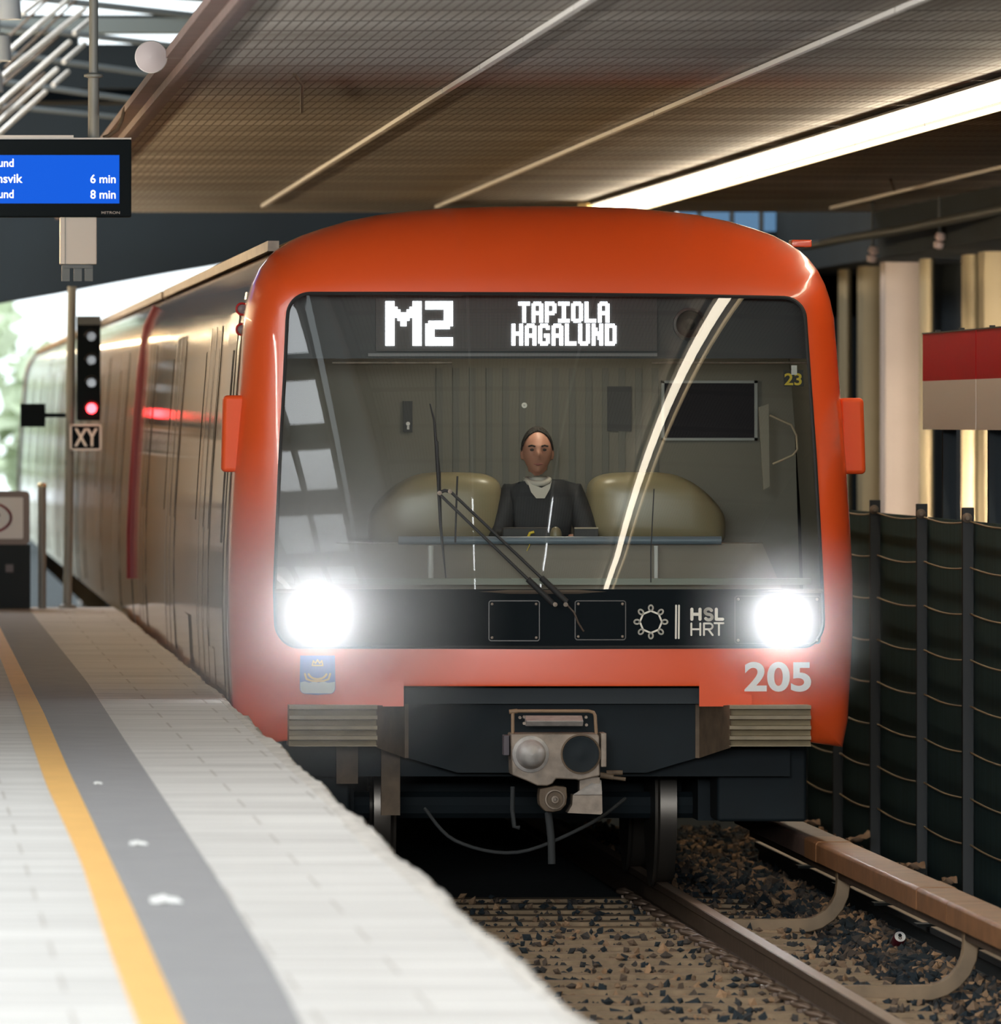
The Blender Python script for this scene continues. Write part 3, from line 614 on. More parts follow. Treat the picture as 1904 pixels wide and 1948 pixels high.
a = P(1527, 456, 0.9); c = P(1544, 470, 0.9); mb = MB(); mb.box(a.x - 0.06, c.x, 0.9, 1.1, c.z, a.z); mb.obj('roof_marker', m_orange, train, bevel=0.006)

# wipers
mb = MB(); fw = lambda x, y, o=0.05: SF(x, y, o)
for a, c in (((1052, 1148), (834, 938)), ((1078, 1145), (858, 936))):
    mid = (lerp(a[0], c[0], .22), lerp(a[1], c[1], .22)); mb.tube([fw(*a, .03), fw(*mid, .055)], 0.016, 8); mb.tube([fw(*mid, .055), fw(*c, .06)], 0.008, 8)
mb.tube([fw(834, 938, .06), fw(846, 933, .06), fw(858, 936, .06)], 0.009, 8)
wp = mb.obj('wiper', m_rubber, train, smooth=True)
mb = MB(); mb.tube([fw(818, 768, .03), fw(826, 800, .04), fw(834, 900, .045), fw(838, 1000, .035), fw(848, 1100, .02)], [0.004, 0.006, 0.012, 0.008, 0.003], 8); mb.tube([fw(832, 840, .045), fw(834, 938, .06), fw(842, 1040, .04)], 0.006, 8); mb.obj('wiper_blade', m_rubber, wp, smooth=True)
mb = MB(); mb.tube([fw(870, 906, .03), fw(868, 960, .03), fw(866, 1032, .03)], 0.005, 8); mb.tube([fw(1244, 930, .02), fw(1238, 1050, .02), fw(1238, 1108, .02)], 0.003, 6); mb.obj('wiper_wire', m_rubber, wp, smooth=True)
mb = MB(); mb.tube([fw(1078, 1150, .03), fw(1092, 1165, .04), fw(1100, 1185, .03), fw(1110, 1201, .01)], 0.005, 8); mb.obj('washer_hose', mat('brown_hose', (0.10, 0.07, 0.05), 0.5), wp, smooth=True)
mb = MB()
for x, y in ((836, 938), (856, 935), (1056, 1150), (1076, 1150)): mb.lathe(fw(x, y, .065), [(0.012, -0.02), (0.012, 0.01), (0, 0.012)], n=12)
mb.obj('wiper_pivot', m_steel, wp, smooth=True)

# cab interior seen through the windscreen
mb = MB(); YW = 2.3
mb.poly(*[(x, YW, z) for x, z in ((-1.42, 3.28), (1.42, 3.28), (1.50, 2.6), (1.54, 1.28), (-1.54, 1.28), (-1.50, 2.6))]); mb.obj('cab_rear_wall', m_cabwall, train)
mb = MB()
for i in range(14): x = lerp(830, 1240, i / 13); a = P(x, 700, YW - 0.012); c = P(x + 12, 1000, YW); mb.box(a.x, c.x, YW - 0.012, YW, c.z, a.z)
mb.obj('wall_ribbing', mat('ribbed_lining', (0.11, 0.105, 0.085), 0.6), train)
for s in (-1, 1):
    mb = MB(); mb.grid([[Vector((s * (xs(z) - 0.10 - ix), yy, z)) for z in (1.25, 1.6, 2.0, 2.4, 2.8, 3.1, 3.3)] for yy, ix in ((0.62, 0.0), (YW, 0.0))]); mb.obj('cab_side_lining', m_cabwall, train, smooth=True)
mb = MB(); mb.quad((-1.4, 0.75, 3.28), (1.4, 0.75, 3.28), (1.4, YW, 3.28), (-1.4, YW, 3.28)); mb.obj('cab_ceiling', m_cabdark, train)
mb = MB(); mb.quad((-1.45, 0.2, 1.28), (1.45, 0.2, 1.28), (1.45, YW, 1.28), (-1.45, YW, 1.28)); mb.obj('cab_floor', m_cabdark, train)
# destination display
YL = 0.62
def ledmat():
    m = mat('led_matrix', (0.02, 0.02, 0.02), 0.5); nt = m.node_tree; n = nt.nodes; b = n['Principled BSDF']; tc = n.new('ShaderNodeTexCoord'); v = n.new('ShaderNodeTexVoronoi'); v.inputs['Scale'].default_value = 132; v.inputs['Randomness'].default_value = 0
    r = n.new('ShaderNodeValToRGB'); r.color_ramp.elements[0].color = (0.12, 0.105, 0.09, 1); r.color_ramp.elements[1].color = (0.02, 0.02, 0.022, 1); r.color_ramp.elements[0].position = 0.2; r.color_ramp.elements[1].position = 0.45
    nt.links.new(tc.outputs['Object'], v.inputs['Vector']); nt.links.new(v.outputs['Distance'], r.inputs['Fac']); nt.links.new(r.outputs['Color'], b.inputs['Base Color']); return m
mb = MB(); a = P(715, 567, YL); c = P(1250, 668, YL); mb.box(a.x, c.x, YL, YL + 0.05, c.z, a.z); disp = mb.obj('destination_display', ledmat(), train)
mb = MB(); a = P(545, 560, YL + .03); c = P(1545, 682, YL + .03); mb.box(a.x, c.x, YL + .03, YL + .1, c.z, a.z); mb.obj('display_housing', mat('housing_dark', (0.02, 0.021, 0.021), 0.5), disp)
mb = MB(); a = P(700, 672, YL); c = P(1250, 678, YL); mb.box(a.x, c.x, YL - .01, YL + .05, c.z, a.z); mb.obj('display_ledge', mat('ledge_grey', (0.12, 0.12, 0.12), 0.4), disp)
G = {'T': '111111 111111 001100 001100 001100 001100 001100 001100 001100 001100 001100', 'A': '011110 111111 110011 110011 110011 111111 111111 110011 110011 110011 110011',
     'P': '111110 111111 110011 110011 110011 111111 111110 110000 110000 110000 110000', 'I': '111111 111111 001100 001100 001100 001100 001100 001100 001100 111111 111111',
     'O': '011110 111111 110011 110011 110011 110011 110011 110011 110011 111111 011110', 'L': '110000 110000 110000 110000 110000 110000 110000 110000 110000 111111 111111',
     'H': '110011 110011 110011 110011 111111 111111 110011 110011 110011 110011 110011', 'G': '011110 111111 110011 110000 110000 110111 110111 110011 110011 111111 011110',
     'U': '110011 110011 110011 110011 110011 110011 110011 110011 110011 111111 011110', 'N': '110011 110011 111011 111011 111111 111111 110111 110111 110011 110011 110011',
     'D': '111110 111111 110011 110011 110011 110011 110011 110011 110011 111111 111110'}
BIG = {'M': '111000000111 111000000111 111100001111 111110011111 111111111111 111111111111 111011110111 111001100111 111001100111 111000000111 111000000111 111000000111 111000000111 111000000111 111000000111 111000000111',
       '2': '111111111 111111111 111111111 000000111 000000111 000000111 000000111 011111111 111111111 111111110 111000000 111000000 111000000 111111111 111111111 111111111'}
def leds(mb, rows_, x0, y0, dx, dy):
    for j, r in enumerate(rows_.split()):
        for i, ch in enumerate(r):
            if ch == '1':
                X, Y = x0 + i * dx, y0 + j * dy
                for u in (0, .5):
                    for v in (0, .5): mb.quad(*[P(X + p * dx, Y + q * dy, YL - 0.006) for p, q in ((u + .03, v + .03), (u + .47, v + .03), (u + .47, v + .47), (u + .03, v + .47))])
def ledword(name, word, x0, y0, dx, dy, pitch, font=G):
    mb = MB()
    for i, ch in enumerate(word): leds(mb, font[ch], x0 + i * pitch, y0, dx, dy)
    return mb.obj(name, m_led, disp, recalc=False)
mb = MB(); leds(mb, BIG['M'], 733, 573, 5.75, 5.3); leds(mb, BIG['2'], 809, 573, 5.85, 5.3); mb.obj('line_number', m_led, disp, recalc=False)
ledword('destination_name', 'TAPIOLA', 986, 574, 3.65, 3.62, 25.2); ledword('destination_name', 'HAGALUND', 973, 616, 3.65, 3.75, 25.4)
c = P(1312, 617, YL); mb = MB(); mb.lathe(c, [(0.088, -0.03), (0.088, 0.012), (0.074, 0.016), (0.070, 0.004)], n=36); ring = mb.obj('round_horn', mat('horn_rim', (0.05, 0.055, 0.055), 0.35), train, smooth=True)
mb = MB(); mb.lathe(c, [(0.07, 0.004), (0.05, -0.01), (0.03, -0.02), (0.012, 0.0), (0, 0.004)], n=30); mb.obj('horn_cone', m_cabdark, ring, smooth=True)
# sun blind rod, notices and door fittings
mb = MB(); a = P(632, 690, 0.75); c = P(860, 690, 0.75); mb.tube([a, c], 0.007, 8); a = P(1240, 690, 0.75); c = P(1540, 690, 0.75); mb.tube([a, c], 0.006, 8); mb.obj('blind_rod', m_steel, train, smooth=True)
mb = MB(); a = P(767, 763, YW - .02); c = P(784, 822, YW); mb.box(a.x, c.x, YW - .03, YW, c.z, a.z); lk = mb.obj('lock_plate', m_cabdark, train)
mb = MB(); mb.lathe(P(776, 806, YW - .03), [(0.013, 0), (0.011, .012), (0, .012)], n=14); a = P(774, 806, YW - .03); c = P(778, 817, YW); mb.box(a.x, c.x, YW - .036, YW - .03, c.z, a.z); mb.obj('keyhole', m_lightsteel, lk, smooth=True)
mb = MB(); mb.lathe(P(997, 771, YW), [(0.017, 0), (0.015, .015), (0.006, .012), (0, .012)], n=16); mb.obj('peephole', m_white, train, smooth=True)
mb = MB(); x0, y0, x1, y1 = 1258, 724, 1440, 838
for q in ((x0, y0, x1, y0 + 5), (x0, y1 - 5, x1, y1), (x0, y0, x0 + 5, y1), (x1 - 5, y0, x1, y1)): a = P(q[0], q[1], YW - .03); c = P(q[2], q[3], YW); mb.box(a.x, c.x, YW - .03, YW, c.z, a.z)
fr = mb.obj('rear_window_frame', mat('grey_frame', (0.22, 0.22, 0.20), 0.4), train)
a = P(x0 + 5, y0 + 5, YW - .015); c = P(x1 - 5, y1 - 5, YW); mb = MB(); mb.box(a.x, c.x, YW - .015, YW, c.z, a.z); mb.obj('rear_window_pane', mat('dark_pane', (0.02, 0.018, 0.022), 0.6, spec=.1), fr)
mb = MB(); a = P(1155, 735, YW - .02); c = P(1200, 820, YW); mb.box(a.x, c.x, YW - .02, YW, c.z, a.z); mb.obj('wall_box', m_cabdark, train)
mb = MB(); a = P(1443, 770, 1.2); c = P(1458, 930, 1.2); mb.prism([P(1443, 775, 1.2), P(1462, 768, 1.2), P(1464, 925, 1.2), P(1452, 932, 1.2)], (0, 0.03, 0)); hd = mb.obj('door_edge', mat('door_olive', (0.22, 0.19, 0.13), 0.5), train)
mb = MB(); mb.tube([P(1464, 790, 1.1), P(1505, 808, 1.1), P(1515, 828, 1.1), P(1517, 855, 1.1), P(1508, 866, 1.1), P(1470, 883, 1.1)], 0.006, 8); mb.obj('grab_handle', m_wire, train, smooth=True)
mb = MB(); mb.poly(*[SF(x, y, -.012) for x, y in ((1490, 704), (1528, 704), (1529, 735), (1491, 735))]); st = mb.obj('number_sticker', mat('sticker_dark', (0.03, 0.03, 0.028), 0.6), train)
text_obj('sticker_digits', '23', (1492, 710, 1525, 733), lambda x, y: SF(x, y, -.008), m_yellow, st, off=0.02)
mb = MB(); mb.poly(*[SF(x, y, -.006) for x, y in ((1505, 695), (1516, 695), (1516, 713), (1505, 713))]); mb.obj('white_tape', m_white, st)
# desk, rail, consoles
mb = MB(); a = P(520, 1028, 0.9); c = P(1560, 1028, 0.9); mb.tube([P(758, 1028, .52), P(1372, 1028, .52)], 0.022, 14); mb.obj('desk_rail', m_bluerail, train, smooth=True)
mb = MB(); mb.quad(*[P(x, y, .60) for x, y in ((640, 1034), (1450, 1034), (1500, 1150), (600, 1150))]); mb.quad(*[P(x, y, .60) for x, y in ((640, 1034), (1450, 1034))], P(1450, 1032, 1.0), P(640, 1032, 1.0)); mb.obj('driver_desk', m_desk, train)
mb = MB(); a = P(560, 1100, .4); c = P(1540, 1112, .4); mb.box(a.x, c.x, .30, .42, c.z, a.z); mb.obj('demister_duct', mat('pale_green_grey', (0.32, 0.33, 0.27), 0.5), train)
for x in (819, 1248): mb = MB(); mb.tube([P(x, 1038, .54), P(x, 1102, .54)], 0.016 if x < 900 else 0.012, 10); mb.obj('rail_post', m_white, train, smooth=True)
for x0, x1, sk in ((700, 952, -1), (1115, 1376, 1)):
    a = P(x0, 898, 1.4); c = P(x1, 1040, 1.4); mb = MB(); mb.ell(((a.x + c.x) / 2, 1.35, (a.z + c.z) / 2), (c.x - a.x) / 2, 0.28, (a.z - c.z) / 2, 40, 24, 0.42)
    ctr = (a.x + c.x) / 2; hw = (c.x - a.x) / 2
    for v in mb.b.verts:
        t = max(0.0, sk * (v.co.x - ctr) / hw); v.co.z -= 0.10 * t * t * max(0, (v.co.z - c.z) / (a.z - c.z)) * 2
    mb.obj('console_hood', m_console, train, smooth=True)
mb = MB(); a = P(1085, 1003, 1.0); c = P(1130, 1022, 1.0); mb.box(a.x, c.x, .66, .76, c.z, a.z); bx_ = mb.obj('desk_box', m_cabdark, train); mb = MB(); mb.box(a.x, c.x, .65, .67, a.z - .005, a.z + .003); mb.obj('box_trim', m_wire, bx_)
mb = MB(); a = P(948, 1002, 1.0); c = P(1042, 1022, 1.0); mb.box(a.x, c.x, .62, .68, c.z, a.z); mb.obj('instrument_binnacle', m_cabdark, train, bevel=0.01)
mb = MB(); mb.ell(P(1057, 1018, .63), 0.033, 0.03, 0.045, 18, 12); mb.obj('control_knob', m_console, train, smooth=True)
mb = MB(); mb.tube([P(1004, 1024, .58), P(1008, 1014, .57), P(1016, 1012, .57)], 0.008, 8); mb.tube([P(1012, 1022, .57), P(1006, 1040, .49), P(1002, 1048, .49)], 0.002, 6); mb.obj('hand_microphone', m_yellow, train, smooth=True)
# small lamp added in the cab ceiling to brighten the interior
mb = MB(); mb.lathe((0.1, 1.3, 3.275), [(0.10, 0), (0.09, 0.03), (0, 0.04)], axis=(0, 0, -1), n=24); mb.obj('cab_fill_lamp', mat('cab_fill_lens', (1, 1, 1), 0.4, emit=(1, 0.9, 0.72), estr=3.0), train, smooth=True)
l = bpy.data.lights.new('cab_fill_light', 'POINT'); l.energy = 16.0; l.color = (1.0, 0.9, 0.72); l.shadow_soft_size = 0.12
o = bpy.data.objects.new('cab_fill_light', l); o.location = (0.1, 1.0, 2.95); COL.objects.link(o); o.parent = train

# ------------------------------------------------------------------ car bodies: sides, roof, doors, windows
ZB = 0.99
SEC = [(x, z) for x, z in HO if z > ZB] + [(xs(ZB) - 0.01, ZB)]
def car_body(parent, y0, y1, first=False):
    prof_s = [(x, z) for x, z in SEC if x > 1.40]
    prof_r = [(x, z) for x, z in SEC if x <= 1.42]
    n = 24
    for s in (-1, 1):
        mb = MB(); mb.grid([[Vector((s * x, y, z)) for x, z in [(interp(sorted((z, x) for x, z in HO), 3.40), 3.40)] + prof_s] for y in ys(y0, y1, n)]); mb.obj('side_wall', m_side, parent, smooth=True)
    full = [(-x, z) for x, z in reversed(prof_r)] + prof_r[1:]
    mb = MB(); mb.grid([[Vector((x, y, z)) for x, z in full] for y in ys(y0, y1, n)]); mb.obj('roof', m_roof, parent, smooth=True)
    mb = MB(); mb.poly(*([Vector((x, y1, z)) for x, z in SEC] + [Vector((-x, y1, z)) for x, z in reversed(SEC)])); mb.obj('end_wall', m_dark, parent)
    mb = MB(); mb.box(-1.42, -1.36, y0 + 0.2, y1 - 0.1, 3.42, 3.475); mb.obj('roof_gutter', m_steel, parent)
def side_panel(parent, name, ya, yb, za, zb, m, off=0.006, r=0.0):
    mb = MB(); zz = [lerp(za, zb, k / 8) for k in range(9)]
    mb.grid([[Vector((-(xs(z) + off), y, z)) for z in zz] for y in (ya, yb)]); return mb.obj(name, m, parent, smooth=True)
m_gap = mat('door_gap', (0.10, 0.06, 0.035), 0.4)
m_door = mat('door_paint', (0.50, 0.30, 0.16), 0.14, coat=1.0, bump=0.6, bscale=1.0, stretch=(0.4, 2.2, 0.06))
def fit_car(parent, y0, wins, doors):
    for a, b in wins: side_panel(parent, 'side_window', y0 + a, y0 + b, 1.93, 2.92, m_win, 0.003)
    for a, b in doors:
        for k, (p, q) in enumerate(((a, (a + b) / 2 - 0.01), ((a + b) / 2 + 0.01, b))):
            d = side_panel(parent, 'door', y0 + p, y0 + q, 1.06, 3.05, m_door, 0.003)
            side_panel(d, 'door_window', y0 + p + 0.14, y0 + q - 0.14, 1.90, 2.92, m_win, 0.005)
        mb = MB()
        for yy in (a - 0.03, (a + b) / 2, b + 0.03): mb.grid([[Vector((-(xs(z) + 0.006), y0 + yy + q, z)) for z in (1.04, 1.4, 1.8, 2.2, 2.6, 3.05)] for q in (-.05, .05)])
        mb.obj('door_gap', m_gap, parent)
car_body(train, 0.80, 23.4, True)
fit_car(train, 0.0, [(7.0, 11.0), (14.4, 18.6)], [(4.2, 6.2), (11.6, 13.6), (19.2, 21.2)])
side_panel(train, 'cab_door', 1.25, 2.75, 1.06, 3.10, m_door, 0.010); side_panel(train, 'cab_door_window', 1.6, 2.4, 1.85, 2.90, m_win, 0.016)
side_panel(train, 'silver_pillar', 0.82, 1.16, 1.0, 3.2, mat('pale_pillar', (0.55, 0.48, 0.38), 0.25, metal=0.4), 0.006)
side_panel(train, 'skirt_hatch', 3.0, 3.9, 1.02, 1.25, m_door, 0.01); side_panel(train, 'skirt_hatch', 8.0, 9.6, 1.02, 1.35, m_door, 0.01)
mb = MB(); mb.tube([Vector((-(xs(z) + 0.01), 23.3, z)) for z in (1.35, 1.7, 2.1, 2.5, 2.9, 3.2, 3.35)], 0.035, 8); mb.obj('end_pillar', mat('dark_red_rubber', (0.16, 0.008, 0.016), 0.5), train, smooth=True)
labs = ['second car of the orange metro train behind the red end pillar', 'third car of the orange metro train behind the signal post', 'last car of the metro train with a red cab end in daylight']
for i in range(3):
    y0 = 23.75 + 23.6 * i
    t = thing('metro_car', labs[i], 'train', (0, 0, 0), 'cars of the metro train')
    car_body(t, y0, y0 + 23.1); fit_car(t, y0, [(1.0, 3.4), (7.0, 11.0), (14.4, 18.6)], [(4.2, 6.2), (11.6, 13.6), (19.2, 21.2)])
    mb = MB(); mb.box(-1.35, 1.35, y0 + .3, y0 + 22.8, 0.55, 0.98); mb.obj('underframe', m_dark, t)
    for yy in (3.2, 19.5): bogie(t, y0 + yy)
    if i == 2:
        mb = MB(); mb.grid([[Vector((x * k, y, (z - 2) * k + 2)) for x, z in [(-x, z) for x, z in SEC[::-1]] + SEC[1:]] for y, k in ((y0 + 21.6, 1.012), (y0 + 23.0, 1.012), (y0 + 23.5, 0.95))]); mb.obj('cab_end', m_red, t, smooth=True)
    mb = MB(); mb.box(-1.3, 1.3, y0 - 0.36, y0, 1.05, 3.3); mb.obj('gangway', m_rubber, t)

# ------------------------------------------------------------------ driver
def skin_mesh(name, joints, edges, m, parent, sub=2, root=0):
    me = bpy.data.meshes.new(name); me.from_pydata([j[0] for j in joints], edges, []); o = bpy.data.objects.new(name, me); COL.objects.link(o)
    md = o.modifiers.new('skin', 'SKIN'); sv = me.skin_vertices[0].data
    for i, j in enumerate(joints): sv[i].radius = j[1] if isinstance(j[1], tuple) else (j[1], j[1]); sv[i].use_root = (i == root)
    ms = o.modifiers.new('sub', 'SUBSURF'); ms.levels = sub; ms.render_levels = sub
    dg = bpy.context.evaluated_depsgraph_get(); dg.update()
    m2 = bpy.data.meshes.new_from_object(o.evaluated_get(dg)); bpy.data.objects.remove(o); return m2
def to_obj(me, name, m, parent):
    o = bpy.data.objects.new(name, me); COL.objects.link(o); me.materials.clear(); me.materials.append(m)
    for p in me.polygons: p.use_smooth = True
    o.parent = parent; return o
HX, HY = P(1022, 860, 1.15).x, 1.15
zc = P(1022, 860, 1.15).z                       # middle of the head
zs = P(1022, 918, 1.15).z                       # shoulder line
m_skin = mat('skin', (0.45, 0.22, 0.15), 0.5); m_jack = mat('black_jacket', (0.018, 0.02, 0.024), 0.7, noise=0.3, nscale=30); m_hair = mat('dark_hair', (0.03, 0.022, 0.017), 0.7, noise=0.6, nscale=60, bump=1.0, bscale=90)
sx = HX + 0.03
J = [((sx, HY + .12, zs - .62), .15), ((sx, HY + .10, zs - .35), (.15, .12)), ((sx, HY + .06, zs - .10), (.17, .11)), ((sx, HY + .04, zs + .0), (.08, .075)), ((HX, HY + .02, zs + .06), .055), ((HX, HY, zc - .03), .06)]
E = [(0, 1), (1, 2), (2, 3), (3, 4), (4, 5)]
for s in (-1, 1):
    b0 = len(J); J += [((sx + s * .17, HY + .05, zs - .06), .055), ((sx + s * .25, HY - .02, zs - .32), .048), ((sx + s * .17, HY - .27, zs - .285), .036), ((sx + s * .155, HY - .33, zs - .285), (.036, .02))]
    E += [(2, b0), (b0, b0 + 1), (b0 + 1, b0 + 2), (b0 + 2, b0 + 3)]
    for k in range(4):
        f0 = len(J); xx = sx + s * (.12 + .022 * k); L = (.06, .072, .068, .052)[3 - k]
        J += [((xx, HY - .37, zs - .28), .010), ((xx, HY - .37 - L * .5, zs - .288), .009), ((xx, HY - .37 - L * .8, zs - .305), .008)]; E += [(b0 + 3, f0), (f0, f0 + 1), (f0 + 1, f0 + 2)]
    f0 = len(J); J += [((sx + s * .11, HY - .33, zs - .29), .011), ((sx + s * .095, HY - .365, zs - .30), .009)]; E += [(b0 + 3, f0), (f0, f0 + 1)]
    g0 = len(J); J += [((sx + s * .10, HY - .05, zs - .66), .09), ((sx + s * .14, HY - .42, zs - .64), .065), ((sx + s * .14, HY - .44, zs - 1.0), .045)]; E += [(0, g0), (g0, g0 + 1), (g0 + 1, g0 + 2)]
body = skin_mesh('person', J, E, m_skin, None, 2)
# head with brow, eye hollows, nose, mouth, chin and ears welded to the body by a voxel remesh
bm = bmesh.new(); bm.from_mesh(body)
hm = MB(); rows = []
for i in range(25):
    th = PI * (i + .01) / 24.02; row = []
    for k in range(40):
        ph = 2 * PI * k / 40; x, y, z = math.sin(th) * math.cos(ph), math.sin(th) * math.sin(ph), math.cos(th)
        wx = 0.078 * (1 - 0.22 * max(0, -z) ** 1.5); X, Yv, Z = x * wx, y * 0.098, z * 0.122
        if y < 0:
            f = max(0, -y) ** 2
            Yv -= 0.026 * math.exp(-((x) / .16) ** 2 - ((z + .12) / .20) ** 2) * f          # nose
            for e in (-1, 1): Yv += 0.014 * math.exp(-((x - e * .42) / .2) ** 2 - ((z - .08) / .12) ** 2) * f   # eye hollows
            Yv -= 0.006 * math.exp(-((z - .24) / .1) ** 2) * f
            Yv += 0.006 * math.exp(-(x / .35) ** 2 - ((z + .48) / .05) ** 2) * f; Yv -= 0.007 * math.exp(-(x / .35) ** 2 - ((z + .56) / .06) ** 2) * f
            Yv -= 0.014 * math.exp(-(x / .4) ** 2 - ((z + .85) / .15) ** 2)
        row.append(Vector((HX + X, HY + Yv, zc + Z)))
    rows.append(row)
hm.grid(rows, True)
for s in (-1, 1): hm.ell((HX + s * .080, HY + .015, zc - .01), .012, .022, .034, 12, 8)
tmp = bpy.data.meshes.new('head'); hm.b.to_mesh(tmp); hm.b.free(); bm.from_mesh(tmp); bpy.data.meshes.remove(tmp)
me = bpy.data.meshes.new('person'); bm.to_mesh(me); bm.free()
tmpo = bpy.data.objects.new('tmp', me); COL.objects.link(tmpo); rmod = tmpo.modifiers.new('r', 'REMESH'); rmod.mode = 'VOXEL'; rmod.voxel_size = 0.0075
dg = bpy.context.evaluated_depsgraph_get(); dg.update(); me2 = bpy.data.meshes.new_from_object(tmpo.evaluated_get(dg)); bpy.data.objects.remove(tmpo)
person = to_obj(me2, 'person', m_skin, None)
tag(person, 'person in a black jacket and white collar driving behind the windscreen', 'person')
J2 = [(p, r if isinstance(r, float) and False else (tuple(v + .02 for v in r) if isinstance(r, tuple) else r + .02)) for p, r in J[:4]]; E2 = [(0, 1), (1, 2), (2, 3)]
for s in (-1, 1):
    b0 = len(J2); J2 += [((sx + s * .17, HY + .05, zs - .06), .08), ((sx + s * .25, HY - .02, zs - .32), .064), ((sx + s * .175, HY - .25, zs - .288), .05)]; E2 += [(2, b0), (b0, b0 + 1), (b0 + 1, b0 + 2)]
to_obj(skin_mesh('jacket', J2, E2, m_jack, None), 'jacket', m_jack, person)
mb = MB(); mb.poly(*[P(x, y, HY - .115) for x, y in ((1002, 912), (1012, 922), (1030, 928), (1046, 920), (1050, 912), (1046, 930), (1036, 948), (1020, 948), (1010, 936))]); mb.tube([Vector((HX + .062 * math.cos(a), HY + .02 + .062 * math.sin(a) - (.02 if math.sin(a) < 0 else 0), zs + .015 - .02 * max(0, -math.sin(a)))) for a in [2 * PI * k / 16 for k in range(17)]], 0.017, 8); mb.obj('shirt_collar', mat('white_shirt', (0.62, 0.58, 0.5), 0.7), person, smooth=True)
mb = MB(); rows = []
for i in range(13):
    th = PI * 0.62 * i / 12 + .001; row = []
    for k in range(32):
        ph = 2 * PI * k / 32; fr_ = max(0, -math.sin(ph)); t2 = min(th, PI * (0.62 - 0.42 * fr_ ** .6) * (i / 12) + .001)
        row.append(Vector((HX + .086 * math.sin(t2) * math.cos(ph), HY + .012 + .100 * math.sin(t2) * math.sin(ph), zc + .006 + .130 * math.cos(t2))))
    rows.append(row)
mb.grid(rows, True); mb.obj('hair', m_hair, person, smooth=True, solid=.006)
for s in (-1, 1):
    mb = MB(); mb.ell((HX + s * .033, HY - .083, zc + .012), .012, .008, .007, 12, 8); mb.obj('eye', mat('dark_eye', (0.05, 0.04, 0.035), 0.2), person, smooth=True)
    if s > 0: mb = MB(); mb.tube([(HX + q * .024, HY - .102 + .010 * abs(q), zc - .063 - .003 * (1 - abs(q))) for q in (-1, -.5, 0, .5, 1)], [.002, .005, .006, .005, .002], 8); mb.obj('mouth', mat('lip_brown', (0.28, 0.10, 0.08), 0.5), person, smooth=True)
    mb = MB(); mb.tube([(HX + s * .016, HY - .094, zc + .030), (HX + s * .034, HY - .094, zc + .036), (HX + s * .052, HY - .082, zc + .031)], .005, 6); mb.obj('eyebrow', m_hair, person, smooth=True)

# ------------------------------------------------------------------ track
def rail(name, label, X, y0, y1, ztop=0.0, group=None, h=0.16):
    t = thing(name, label, 'rail', (X, 0, 0), group)
    prof = [(-.036, 0), (.036, 0), (.038, -.03), (.012, -.05), (.010, -h + .03), (.065, -h + .012), (.065, -h), (-.065, -h), (-.065, -h + .012), (-.010, -h + .03), (-.012, -.05), (-.038, -.03)]
    mb = MB(); mb.prism([(x, y0, z + ztop - 0.002) for x, z in prof], (0, y1 - y0, 0)); mb.obj('rail_body', m_rail if X < 1 else m_dark, t)
    mb = MB(); mb.box(-.030, .030, y0, y1, ztop - .003, ztop); mb.obj('rail_head', m_railtop if X < 1 else m_guard, t)
    return t
rail('running_rail', 'brown running rail under the train between the ballast and the bracket feet', 0.763, -40, 96)
rail('running_rail', 'running rail under the train on the platform side', -0.763, -40, 96)
GX = 1.885
gr = rail('guard_rail', 'dark rail with tan top lying behind the soda can below the covered power rail', GX, -40, 9.5, -0.06, None, 0.14)
for k in range(9):
    yy = -14.0 + k * 2.45; mb = MB(); mb.box(-.10, .10, yy - .10, yy + .10, -.062, -.048); mb.box(-.03, .03, yy - .04, yy + .04, -.05, -.035); mb.obj('rail_clamp', m_dark, gr)
# sleepers with their rail clips, every one a thing
sl = None
for k in range(26):
    y = -14.0 + k * 0.70
    if sl is None:
        sl = thing('concrete_sleeper', 'pale concrete sleeper half buried in the brown ballast', 'sleeper', (0, y, 0), 'sleepers under the track')
        mb = MB(); mb.prism([(x, -.13, z) for x, z in ((-1.3, -.24), (-1.3, -.15), (-.95, -.140), (-.5, -.148), (.5, -.148), (.95, -.140), (1.3, -.15), (1.3, -.24))], (0, .26, 0)); mb.obj('sleeper_body', m_concrete, sl)
        for sx_ in (-.763, .763):
            for q in (-1, 1):
                mb = MB(); c = sx_ + q * .10
                mb.tube([(c - q * .05, -.05, -.135), (c, -.06, -.115), (c + q * .045, -.03, -.11), (c + q * .05, .02, -.105), (c + q * .01, .05, -.10), (c - q * .04, .05, -.125)], .013, 8); mb.box(c - .03, c + .03, -.04, .04, -.17, -.13); mb.obj('rail_clip', m_rail, sl, smooth=True)
    else: dup(sl, (0, 0.70 * k, 0))
